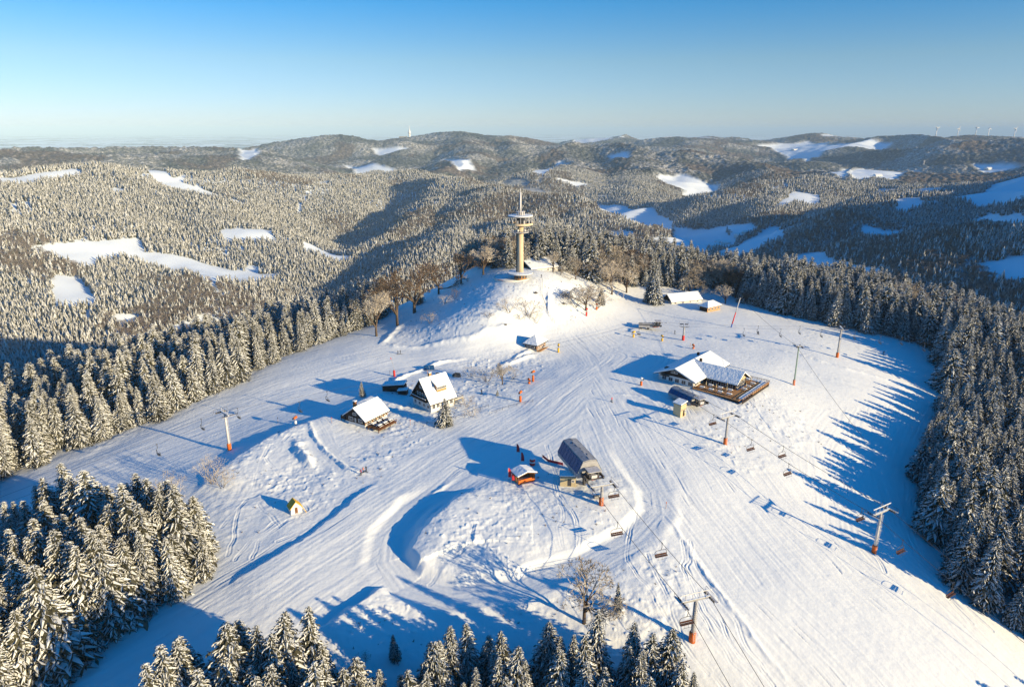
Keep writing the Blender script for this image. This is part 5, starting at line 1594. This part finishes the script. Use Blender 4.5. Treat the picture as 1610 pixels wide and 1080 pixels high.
# --- lift on the left piste
pC = G(361, 707); pU = G(1022, 520)
rzC = lift_dir(pC, pU)
_, _, hC = pylon((361, 707), 651, rzC + R(8), 'tall slim pylon with a round orange pad on the left piste', 2.4, 'metal_frost', frame_=True)
dC = Vector((math.cos(rzC), math.sin(rzC), 0))
endC = [h_ - dC * 150 + Vector((0, 0, -22)) for h_ in hC]
topC = [local(Vector((pU.x, pU.y, pU.z)), rzC, -3, s_ * 2.4, 4.0) for s_ in (-1, 1)]
for i in (0, 1): rope('lift_rope', [(endC[i], hC[i]), (hC[i], topC[i])], 'thin rope of the left chairlift on its %s side' % ('near', 'far')[i], .025, .5)
lowC = 0 if to_px(hC[0].x, hC[0].y, hC[0].z)[1] > to_px(hC[1].x, hC[1].y, hC[1].z)[1] else 1
grpC = 'chairs of the left chairlift'
for s_, px, lab in ((1 - lowC, 372, 'dark chair just right of the slim left pylon'), (lowC, 470, 'dark chair over the snow between the left pylon and the lower chalet'), (1 - lowC, 513, 'dark chair over the building shadow behind the lower chalet')):
    chair('dark', on_rope_px(hC[s_], topC[s_], .5, px), rzC, lab, grpC)
for s_, px, lab in ((1 - lowC, 316, 'dark chair just left of the slim left pylon'), (lowC, 246, 'dark chair farthest left over the left piste')):
    chair('dark', on_rope_px(hC[s_], endC[s_], .5, px), rzC, lab, grpC)
chair('dark', on_rope_px(hC[lowC], topC[lowC], .5, 1005), rzC, 'dark chair arriving left of the lodge', grpC)

# --- upper right lift
pD1, pD2 = G(1074, 535), G(1316, 562)
rzD = lift_dir(pD1, pD2)
_, _, hD1 = pylon((1074, 535), 512, rzD, 'short grey pylon with a red pad beside the upper drive station', 2.4, 'metal_grey', 'pad_red', frame_=False)
_, _, hD2 = pylon((1316, 562), 516, rzD, 'grey pylon with an orange pad on the upper right slope', 2.4, 'metal_grey', frame_=False)
dD = Vector((math.cos(rzD), math.sin(rzD), 0))
oD = G(1056, 524)
station(Vector((pU.x + 2, pU.y + 2, hz(pU.x + 2, pU.y + 2) - .6)), rzD + R(4), 'open frosted lift drive station on the upper plateau', 7.0, 3.6, 2.0, 3.6, 'metal_dark', True)
topD = [local(Vector((pU.x + 2, pU.y + 2, pU.z)), rzD, 3, s_ * 2.0, 3.4) for s_ in (-1, 1)]
endD = [h_ + dD * 70 + Vector((0, 0, -8)) for h_ in hD2]
for i in (0, 1): rope('lift_rope', [(topD[i], hD1[i]), (hD1[i], hD2[i]), (hD2[i], endD[i])], 'thin rope of the upper right chairlift on its %s side' % ('near', 'far')[i], .022, .5)
lowD = 0 if to_px(hD1[0].x, hD1[0].y, hD1[0].z)[1] > to_px(hD1[1].x, hD1[1].y, hD1[1].z)[1] else 1
grpD = 'chairs of the upper right chairlift'
for s_, px, lab in ((lowD, 1170, 'first small dark chair right of the leaning pole'), (1 - lowD, 1192, 'small dark chair on the far rope above the green pylon'), (lowD, 1228, 'small dark chair just left of the green pylon head'), (lowD, 1292, 'small dark chair left of the upper right pylon'), (1 - lowD, 1258, 'small far chair beyond the green pylon head')):
    chair('dark', on_rope_px(hD1[s_], hD2[s_], .5, px), rzD, lab, grpD)
for s_, px, lab in ((lowD, 1345, 'small chair just right of the upper right pylon'), (lowD, 1385, 'small chair over the slope before the spruce edge'), (1 - lowD, 1419, 'small chair near the spruce edge, second from the right'), (lowD, 1454, 'small chair nearest the lone big spruce')):
    chair('dark', on_rope_px(hD2[s_], endD[s_], .5, px), rzD, lab, grpD)

# --- drag lift
p1 = G(1248, 605); p0 = G(1155, 513)
rzE = lift_dir(p0, p1)
_, _, hE1 = pylon((1248, 605), 545, rzE, 'green drag-lift pylon with an orange pad', .9, 'paint_green', frame_=False, radius=.26)
def striped_pole():
    p = G(1149.5, 515); r = tag(empty('drag_lift_mast', p), 'leaning mast striped red, white and blue on the upper plateau', 'mast')
    top = Vector(at_d(1164, 468, math.hypot(p.x, p.y) + 3)) - p
    for a, b_, c, nm in ((-.05, .12, 'paint_blue', 'foot'), (.12, .5, 'pad_red', 'lower_shaft'), (.5, 1.0, 'metal_frost', 'upper_shaft')):
        m_ = MB(); m_.tube(top * a, top * b_, .30 - .12 * a, .30 - .12 * b_, 10); m_.build(nm, c, r, True)
    m_ = MB(); m_.tube(top * .98 + Vector((-1.2, 0, 0)), top * .98 + Vector((1.2, 0, 0)), .1, n=6); m_.build('crossarm', 'metal_dark', r)
    return p + top
hE0 = striped_pole()
rope('drag_lift_rope', [(hE0, hE1[0]), (hE1[0], hE1[0] + (hE1[0] - hE0) * .8 + Vector((0, 0, -10)))], 'rope of the drag lift between the striped mast and the green pylon', .05)

# ---------------------------------------------------------------- fences, poles and nets
def post_line(name, pts, label, cat, n, h_=1.2, mat='dark_timber', rails=True, net=None, rad=.05):
    P = []
    for (x0, y0), (x1, y1) in zip(pts[:-1], pts[1:]):
        a, b_ = G(x0, y0), G(x1, y1); k = max(1, int(n * (b_ - a).length))
        for i in range(k):
            q = a.lerp(b_, i / k); q.z = hz(q.x, q.y); P.append(q)
    P.append(G(*pts[-1]))
    r = tag(empty(name, P[0]), label, cat)
    m_ = MB()
    for q in P: m_.tube(q - P[0] + Vector((0, 0, -.4)), q - P[0] + Vector((0, 0, h_)), rad, n=5)
    m_.build('posts', mat, r)
    if rails:
        m_ = MB()
        for a, b_ in zip(P[:-1], P[1:]):
            for f in (.95, .5): m_.tube(a - P[0] + Vector((0, 0, h_ * f)), b_ - P[0] + Vector((0, 0, h_ * f)), .03, n=4)
        m_.build('rails', mat, r)
    if net:
        m_ = MB()
        for a, b_ in zip(P[:-1], P[1:]):
            a_, c_ = a - P[0], b_ - P[0]
            d = (c_ - a_); nn = Vector((-d.y, d.x, 0)).normalized() * .03
            vs = [a_ + Vector((0, 0, .1)), c_ + Vector((0, 0, .1)), c_ + Vector((0, 0, h_)), a_ + Vector((0, 0, h_))]; vs += [v + nn for v in vs]
            m_.add([tuple(v) for v in vs], [(0, 1, 2, 3), (7, 6, 5, 4), (3, 2, 6, 7), (0, 4, 5, 1)])
        m_.build('net', net, r)
post_line('path_fence', [(853, 441), (852, 465), (860, 490), (872, 508)], 'dark fence along the path below the tower', 'fence', .5)
post_line('snow_fence', [(853, 720), (862, 727), (885, 732)], 'low red net behind the lift cabin', 'fence', .4, .9, 'cloth_red', False, 'cloth_red')
post_line('garden_fence', [(652, 668), (690, 668), (730, 655), (768, 640)], 'rail fence below the dormer chalet', 'fence', .35, 1.1)
post_line('terrace_fence', [(838, 632), (800, 640), (770, 652)], 'short rail fence beside the bare bushes', 'fence', .4, 1.0)
post_line('piste_fence', [(938, 885), (890, 889), (842, 893)], 'thin posts along the inner rim of the cat track', 'fence', .18, 1.3, 'metal_grey', True, None, .03)
post_line('forest_fence', [(1345, 512), (1378, 520)], 'frosted rails at the upper spruce edge', 'fence', .3, 1.3, 'metal_frost')
for i, (px, h_, lab) in enumerate((((1047, 797), 1.8, 'short marker pole at the outer bend of the cat track'), ((613, 590), 1.7, 'marker pole left of the red snow lance'), ((627, 601), 1.7, 'marker pole behind the low dark shed'), ((437, 664), 2.0, 'marker pole on the rim above the left piste'),
                                ((522, 668), 1.9, 'wooden post left of the lower chalet'), ((645, 668), 1.8, 'post between the two chalets'), ((1085, 545), 1.5, 'marker pole behind the lodge'), ((672, 590), 1.8, 'pole by the dark solar panels'))):
    p = G(*px); r = tag(empty('marker_pole', p), lab, 'pole', 'piste marker poles')
    m_ = MB(); m_.tube((0, 0, -.3), (.05, 0, h_), .06, .04, 6); m_.build('shaft', 'warm_timber', r); m_ = MB(); m_.tube((.05, 0, h_ - .35), (.05, 0, h_ + .05), .1, n=8); m_.build('cap', 'pad_orange', r)
def solar():
    p = G(675, 581); r = tag(empty('solar_panel', p, R(15)), 'tilted blue-black solar panels behind the dormer chalet', 'solar panel')
    for i in (0, 1):
        m_ = MB(); x0 = -2 + i * 2.05; m_.prism([(-1.0, .3), (1.0, 1.5), (.97, 1.6), (-1.03, .4)], x0, x0 + 1.95, 0, Matrix(((0, 1, 0, 0), (1, 0, 0, 0), (0, 0, 1, 0), (0, 0, 0, 1)))); m_.build('panel', 'station_glass', r)
    m_ = MB(); m_.tube((-1.8, .8, -.3), (-1.8, .8, 1.3), .06, n=5); m_.tube((1.8, .8, -.3), (1.8, .8, 1.3), .06, n=5); m_.tube((-1.8, -.9, -.3), (-1.8, -.9, .4), .06, n=5); m_.tube((1.8, -.9, -.3), (1.8, -.9, .4), .06, n=5); m_.build('stand', 'metal_grey', r)
solar()
def boulder(px, s_, lab):
    p = G(*px); rs = np.random.default_rng(int(px[0])); m_ = MB(); n = 9; prof = [(.1, -.3), (.9, -.1), (1.0, .35), (.7, .75), (.15, .95)]
    m_.lathe(prof, n=n); m_.v = [(x * s_ * (1 + .25 * rs.uniform(-1, 1)), y * s_ * .7 * (1 + .25 * rs.uniform(-1, 1)), z * s_ * (.8 + .2 * rs.uniform(-1, 1))) for x, y, z in m_.v]
    tag(m_.build('boulder', 'rock', None, False, p), lab, 'boulder')
boulder((718, 592), 1.9, 'dark boulder in the blue shade right of the dormer chalet')
boulder((842, 461), 1.0, 'dark rock on the slope just below the tower')
boulder((795, 514), .7, 'small dark rock on the open summit slope')
boulder((886, 478), 1.0, 'dark rock left of the frosted pines')

# ---------------------------------------------------------------- skiers
def person_mesh(name, pose):
    J = {'pelvis': ((0, 0, .92), .15), 'chest': ((.05, 0, 1.30), .19), 'neck': ((.09, 0, 1.52), .07), 'head': ((.12, 0, 1.66), .11), 'crown': ((.12, 0, 1.76), .08),
         'shl': ((.06, .2, 1.42), .09), 'shr': ((.06, -.2, 1.42), .09), 'ell': ((.16, .34, 1.18), .06), 'elr': ((.16, -.34, 1.18), .06), 'hal': ((.36, .32, 1.08), .045), 'har': ((.36, -.32, 1.08), .045),
         'hil': ((0, .1, .86), .11), 'hir': ((0, -.1, .86), .11), 'knl': ((.14, .13, .48), .085), 'knr': ((.14, -.13, .48), .085), 'anl': ((.0, .14, .10), .07), 'anr': ((.0, -.14, .10), .07), 'tol': ((.2, .14, .05), .06), 'tor': ((.2, -.14, .05), .06)}
    E = [('pelvis', 'chest'), ('chest', 'neck'), ('neck', 'head'), ('head', 'crown'), ('chest', 'shl'), ('chest', 'shr'), ('shl', 'ell'), ('shr', 'elr'), ('ell', 'hal'), ('elr', 'har'), ('pelvis', 'hil'), ('pelvis', 'hir'), ('hil', 'knl'), ('hir', 'knr'), ('knl', 'anl'), ('knr', 'anr'), ('anl', 'tol'), ('anr', 'tor')]
    ks = list(J); me = bpy.data.meshes.new(name); me.from_pydata([J[k][0] for k in ks], [(ks.index(a), ks.index(b_)) for a, b_ in E], [])
    o = bpy.data.objects.new(name, me); COL.objects.link(o)
    md = o.modifiers.new('skin', 'SKIN'); 
    for i, k in enumerate(ks): me.skin_vertices[0].data[i].radius = (J[k][1] * .9, J[k][1] * .9)
    me.skin_vertices[0].data[0].use_root = True
    o.modifiers.new('sub', 'SUBSURF').levels = 1
    dg = bpy.context.evaluated_depsgraph_get(); out = bpy.data.meshes.new_from_object(o.evaluated_get(dg)); out.name = name
    bpy.data.objects.remove(o); return out
PM = person_mesh('person_body', None)
def skier(px, rz, cloth, lab, skis=True):
    me = PM.copy(); me.materials.clear()
    for n_ in (cloth, 'cloth_dark', 'skin'): me.materials.append(MATS[n_])
    for f in me.polygons:
        z = f.center.z; f.material_index = 2 if z > 1.56 and f.center.x > .14 else (1 if z < .9 or z > 1.62 else 0); f.use_smooth = True
    p = G(*px); o = bpy.data.objects.new('person', me); COL.objects.link(o); o.location = p + Vector((0, 0, .03)); o.rotation_euler = (0, 0, rz)
    tag(o, lab, 'person', 'people on the pistes')
    if skis:
        m_ = MB()
        for s_ in (-1, 1): m_.box((.1, s_ * .14, .015), (1.7, .09, .03)); m_.tube((.36, s_ * .33, 1.1), (.1, s_ * .42, 0), .012, n=4)
        m_.build('skis', 'cloth_dark', o)
for px, rz, c, lab in (((571, 744), .6, 'cloth_orange', 'skier in an orange jacket at the end of the side road'), ((576, 741), 2.4, 'cloth_dark', 'skier in dark clothes beside the orange-jacketed one'), ((568, 746), 4.0, 'cloth_red', 'skier in a red jacket in the group on the side road'),
                       ((626, 557), 3.4, 'cloth_dark', 'dark-clothed skier on the piste beyond the dormer chalet'), ((630, 556.5), 3.2, 'cloth_dark', 'second dark-clothed skier on the piste beyond the dormer chalet'),
                       ((962, 633), 2.0, 'cloth_red', 'lone person in red on the piste left of the lodge shadow'), ((1389, 558), 1.0, 'cloth_dark', 'skier in black on the upper right slope before the spruces'), ((1192, 526), 2.2, 'cloth_dark', 'skier in black near the leaning mast'),
                       ((1061, 525), 2.0, 'cloth_dark', 'person in dark clothes by the upper drive station'), ((851, 437), 1.0, 'cloth_dark', 'person standing on the summit path right of the tower'), ((757, 620), 1.0, 'cloth_dark', 'person by the bare bushes right of the dormer chalet')):
    skier(px, rz, c, lab)

# ---------------------------------------------------------------- single trees and bushes on the open summit
def lone(kind, px, top, lab, var=0, brown=False, wd_=1.0, name=None, cat=None, grp=None):
    p = G(*px); h_ = max(1.0, ztop(p, top) - p.z) * (1.0 if kind != 's' else 1.0)
    nm = {'s': 'spruce_tree', 'b': 'bare_tree', 'u': 'bare_bush'}[kind]
    e = tag(empty(nm, p - Vector((0, 0, .15)), rng.uniform(0, 6.28)), lab, {'s': 'spruce', 'b': 'tree', 'u': 'bush'}[kind], grp)
    e.scale = (h_ * wd_, h_ * wd_, h_)
    if kind == 's': link('crown', SPR[var % 6][0], e); link('trunk', SPR[var % 6][1], e)
    elif kind == 'b': link('limbs', BRD[var % 4][0], e); link('twigs', BRD[var % 4][2 if brown else 1], e)
    else: link('limbs', BSH[var % 3][0], e); link('twigs', BSH[var % 3][2 if brown else 1], e)
for a in (
 ('s', (701, 668), 625, 'green spruce standing before the dormer chalet', 1, False, 1.25), ('s', (570, 624), 599, 'small dark spruce in the shade behind the lower chalet', 2, False, 1.1),
 ('s', (1031, 478), 424, 'snowy spruce standing alone before the upper wood', 0, False, 1.1), ('s', (1019, 476), 430, 'slimmer snowy spruce left of the lone one on the upper edge', 3, False, .9),
 ('s', (1487, 617), 546, 'broad lone spruce at the corner of the right-hand stand', 4, False, 1.5), ('s', (970, 962), 913, 'thin frosted sapling right of the big bare tree', 2, False, .7),
 ('b', (921, 488), 444, 'crooked frosted tree leaning over the red fan cannon', 4, False, 1.5), ('u', (938, 484), 456, 'dense frosted shrub right of the red fan cannon', 1, False, 1.6), ('u', (904, 482), 458, 'wide frosted shrub on the right of the summit slope', 2, False, 1.7), ('u', (928, 470), 446, 'frosted shrub above the red fan cannon', 0, False, 1.5), ('s', (945, 478), 452, 'small dark spruce at the right end of the summit slope', 1, False, 1.3),
 ('u', (880, 432), 412, 'frosted shrub right of the white house behind the tower', 1, False, 1.6), ('u', (895, 440), 422, 'second frosted shrub right of the white house behind the tower', 0, False, 1.5), ('b', (905, 440), 402, 'frosted tree on the ridge right of the white house', 1, False, 1.2), ('b', (870, 428), 395, 'frosted tree directly behind the white house', 3, False, 1.1),
 ('s', (620, 1040), 995, 'dark young spruce in the blue shade at the bottom', 5, False, 1.0), ('s', (782, 622), 612, 'tiny spruce right of the dormer chalet', 3, False, 1.1), ('s', (660, 478), 440, 'snowy spruce below the summit trees', 0, False, .9),
 ('b', (918, 978), 890, 'large bare tree in front of the cat track', 0, False, 1.15), ('b', (1172, 478), 455, 'bare tree behind the leaning mast', 2, True, 1.4), ('b', (1140, 478), 447, 'wide bare tree behind the upper right hut', 1, False, 1.5),
 ('b', (592, 528), 455, 'big bare tree at the edge of the left wood', 1, False, 1.1), ('b', (625, 512), 425, 'tall brown bare tree left of the summit slope', 3, True, 1.1), ('b', (652, 492), 412, 'wide brown bare tree by the summit track', 0, True, 1.3),
 ('b', (690, 462), 405, 'bare brown tree left of the summit terrace', 2, True, 1.2), ('b', (725, 446), 392, 'bare tree just left of the viewing terrace', 1, True, 1.2), ('b', (760, 432), 385, 'frosted bare tree behind the viewing terrace', 3, False, 1.3),
 ('b', (962, 463), 412, 'white frosted broadleaf tree at the top of the piste', 2, False, 1.2), ('b', (985, 460), 418, 'white frosted broadleaf tree right of the first one', 0, False, 1.2), ('b', (790, 605), 570, 'bare tree among the bushes right of the dormer chalet', 3, False, 1.2),
 ('b', (1085, 468), 432, 'frosted bare tree behind the snowy barn', 2, False, 1.2), ('b', (310, 622), 585, 'bare bushy tree in the gap of the left wood', 1, True, .9),
 ('u', (335, 762), 712, 'large frosted bush at the foot of the left pylon', 0, False, .95), ('u', (350, 768), 735, 'smaller frosted bush right of the large one by the left pylon', 1, False, 1.0), ('u', (265, 790), 745, 'frosted bush at the tip of the lower left stand', 2, False, 1.0),
 ('u', (765, 600), 575, 'bare bush left of the bare tree by the chalet', 1, False, 1.4), ('u', (740, 592), 577, 'low bare bush behind the dormer chalet', 2, False, 1.5), ('u', (806, 596), 575, 'bare bush right of the bare tree by the chalet', 0, False, 1.2),
 ('u', (800, 492), 462, 'round bare bush in the middle of the summit slope', 1, False, 1.1), ('u', (832, 498), 468, 'rusty bare bush beside the summit path', 2, True, 1.0), ('u', (843, 508), 485, 'thin bare bush lowest beside the summit path', 0, False, 1.0), ('u', (818, 503), 490, 'small bare bush between the slope bushes', 1, False, 1.2),
 ('u', (700, 478), 462, 'frosted bush on the left rim of the summit slope', 2, False, 1.1), ('u', (676, 508), 488, 'frosted bush low on the left rim of the summit slope', 0, False, 1.1), ('u', (768, 500), 488, 'reddish low bush on the open summit slope', 1, True, 1.3), ('u', (715, 470), 452, 'brown bush high on the left rim of the summit slope', 0, True, 1.1),
 ('u', (735, 640), 622, 'bare bush at the end of the dormer chalet', 1, False, 1.2), ('u', (742, 655), 640, 'snowy hedge bush before the small terrace', 2, False, 1.4), ('u', (572, 1045), 1025, 'dark low bush in the blue shade at the bottom', 0, True, 1.2), ('u', (900, 700), 694, 'tiny bush behind the barrel-roofed station', 1, True, 1.0)):
    lone(*a)

# ---------------------------------------------------------------- far things
def far_point(px, py):
    x, y = hit(px, py); return Vector((x, y, float(macro(np.array([x]), np.array([y]))[0])))
def crest_point(px, r0, r1):
    a, b_, _ = ray(px, 215); q = math.hypot(a, b_); rr = np.linspace(r0, r1, 400); X, Y = rr * a / q, rr * b_ / q
    z = macro(X, Y); k = int(np.argmax((z - CAMZ) / rr)); return Vector((float(X[k]), float(Y[k]), float(z[k])))
def turbine(px, top_py, spin, lab):
    p = crest_point(px, 6000, 8500); r = tag(empty('wind_turbine', p, R(20)), lab, 'wind turbine', 'wind turbines on the far ridge')
    h_ = max(70, ztop(p, top_py + 5) - p.z); bl = h_ * .42
    m_ = MB(); m_.tube((0, 0, -5), (0, 0, h_), 4.2, 2.4, 10); m_.build('tower', 'paint_white', r, True)
    m_ = MB(); m_.box((0, 3, h_ + 1.5), (5, 14, 5.5)); m_.build('nacelle', 'paint_white', r)
    for k in range(3):
        a = spin + k * 2.0944; d = Vector((math.cos(a), 0, math.sin(a))); c = Vector((0, -6, h_ + 1.5)); m_ = MB()
        m_.tube(c, c + d * bl * .3, 2.2, 3.0, 5); m_.tube(c + d * bl * .3, c + d * bl, 3.0, .6, 5); m_.build('blade', 'paint_white', r)
    m_ = MB(); m_.tube((0, -7, h_ + 1.5), (0, -4, h_ + 1.5), 2.0, 3.0, 8); m_.build('hub', 'paint_white', r)
for px, tp, sp_, lab in ((1471, 198, .5, 'wind turbine farthest left on the ridge'), (1505, 198, 1.2, 'wind turbine second from the left on the ridge'), (1533, 201, .2, 'wind turbine in the middle of the five'), (1553, 199, 1.7, 'wind turbine second from the right on the ridge'), (1594, 198, .9, 'wind turbine farthest right on the ridge')):
    turbine(px, tp, sp_, lab)
def far_mast():
    p = crest_point(644, 5000, 7000); r = tag(empty('mountain_tower', p), 'white lookout tower with a mast on the far mountain', 'tower')
    h_ = ztop(p, 198) - p.z
    m_ = MB(); m_.lathe([(9, -8), (8, h_ * .35), (13, h_ * .38), (13, h_ * .5), (8, h_ * .53), (7, h_ * .66)], n=14); m_.build('shaft', 'paint_white', r)
    m_ = MB(); m_.tube((0, 0, h_ * .6), (0, 0, h_), 3.2, 1.6, 8); m_.build('mast', 'paint_white', r)
    m_ = MB(); m_.box((-60, 10, 4), (70, 26, 22)); m_.build('annex', 'concrete_grey', r)
far_mast()
def lattice(px, py, lab):
    p = far_point(px, py); r = tag(empty('power_pylon', p), lab, 'power pylon'); m_ = MB(); h_ = 38
    for sx_, sy_ in ((-1, -1), (1, -1), (1, 1), (-1, 1)): m_.tube((sx_ * 3.5, sy_ * 3.5, 0), (sx_ * .5, sy_ * .5, h_), .5, n=4)
    for i in range(5): q = 3.5 * (1 - i / 6); m_.tube((-q, -q, i * 6), (q, -q, i * 6 + 6), .3, n=4)
    m_.build('lattice', 'metal_frost', r); m_ = MB(); m_.box((0, 0, h_ - 4), (16, .8, .8)); m_.box((0, 0, h_ - 11), (20, .8, .8)); m_.build('arms', 'metal_frost', r)
lattice(1452, 262, 'frosted lattice power pylon on the right-hand hills')
def farm(i, px, py, L, rz, lab, wall='white_render'):
    p = far_point(px, py); r = tag(empty('farmhouse', p, rz), lab, 'house', 'houses in the valley'); W = L * .62
    m_ = MB(); m_.box((0, 0, 1), (L, W, 8)); m_.build('wall', wall, r)
    m_ = MB(); S = Matrix(((0, 1, 0, 0), (1, 0, 0, 0), (0, 0, 1, 0), (0, 0, 0, 1))); m_.prism([(-W / 2 - .8, 4.6), (W / 2 + .8, 4.6), (0, 10)], -L / 2 - .8, L / 2 + .8, 0, S); m_.build('roof', 'roof_snow', r)
for i, (px, py, L, rz, lab) in enumerate((
 (1122, 388, 24, .3, 'long farmhouse lowest in the blue valley'), (1132, 390, 18, 1.2, 'farmhouse right beside the long one in the valley'), (1128, 383, 16, .8, 'small farmhouse above the long one in the valley'), (1141, 384, 20, .1, 'farmhouse at the right end of the valley hamlet'),
 (1162, 372, 22, .5, 'barn-like house across the valley stream'), (1170, 368, 16, 1.0, 'house above the barn-like one across the stream'), (1188, 402, 18, .4, 'lone farmhouse on the blue meadow'), (1300, 434, 20, .2, 'house at the foot of the blue meadow on the right'),
 (1250, 236, 60, .4, 'big farm on the far sunlit plateau'), (1335, 232, 60, .9, 'second farm on the far sunlit plateau'), (1380, 277, 34, .2, 'farm beside the lit field on the right-hand ridge'), (632, 270, 30, .3, 'house among the trees on the middle ridge'), (1555, 266, 40, .3, 'farm by the white field far right'))):
    farm(i, px, py, L, rz, lab)
# ---------------------------------------------------------------- grass and heather poking through the ungroomed snow
def tuft(seed):
    rs = np.random.default_rng(seed); m_ = MB()
    for i in range(9):
        a = rs.uniform(0, 6.28); q = rs.uniform(.1, .35); h_ = rs.uniform(.25, .6); u = .05
        m_.add([(q * math.cos(a) * .3 - u, q * math.sin(a) * .3, -.1), (q * math.cos(a) * .3 + u, q * math.sin(a) * .3, -.1), (q * math.cos(a) * 1.4, q * math.sin(a) * 1.4, h_)], [(0, 1, 2)])
    return m_.mesh('heather_tuft', 'brown_twigs')
_tx, _ty = [], []
for i_, P_ in enumerate(OFFP[:7]):
    xs_, ys_ = [q[0] for q in P_], [q[1] for q in P_]
    n_ = int((max(xs_) - min(xs_)) * (max(ys_) - min(ys_)) * .06)
    a_, b_ = rng.uniform(min(xs_), max(xs_), n_), rng.uniform(min(ys_), max(ys_), n_)
    k_ = (poly_sd(a_, b_, P_) > 1.0) & (vnoise(a_ / 8, b_ / 8, 201) > -.15) & (seg_dist(a_, b_, ROAD)[0] > 6)
    _tx.append(a_[k_]); _ty.append(b_[k_])
_tx, _ty = np.concatenate(_tx), np.concatenate(_ty)
_tz = H(_tx, _ty)
scatter('heather', np.stack([_tx, _ty, _tz], 1), rng.uniform(.4, 1.1, len(_tx)), rng.uniform(.8, 1.4, len(_tx)), rng.integers(0, 3, len(_tx)), [tuft(i) for i in range(3)], 'dry grass and heather tips poking through the ungroomed snow', 'ground cover')
print('tufts', len(_tx))
# ---------------------------------------------------------------- winter haze in the air
hm = bpy.data.materials.new('haze_air'); hm.use_nodes = True
hn = hm.node_tree.nodes; hl = hm.node_tree.links; hn.clear()
ho = hn.new('ShaderNodeOutputMaterial'); pv = hn.new('ShaderNodeVolumePrincipled')
pv.inputs['Color'].default_value = (.55, .78, 1.0, 1)
pv.inputs['Density'].default_value = 4.5e-5
pv.inputs['Anisotropy'].default_value = -.25
hl.new(pv.outputs[0], ho.inputs['Volume'])
MATS['haze_air'] = hm
zlo = min(float(GZ.min()), float(FZ.min()), -420.0) - 60
hb = MB(); hb.box((0, 0, (zlo + 260) / 2), (190000, 190000, 260 - zlo))
tag(hb.build('haze', 'haze_air'), 'thin blue winter haze over the hills', 'haze', kind='stuff')
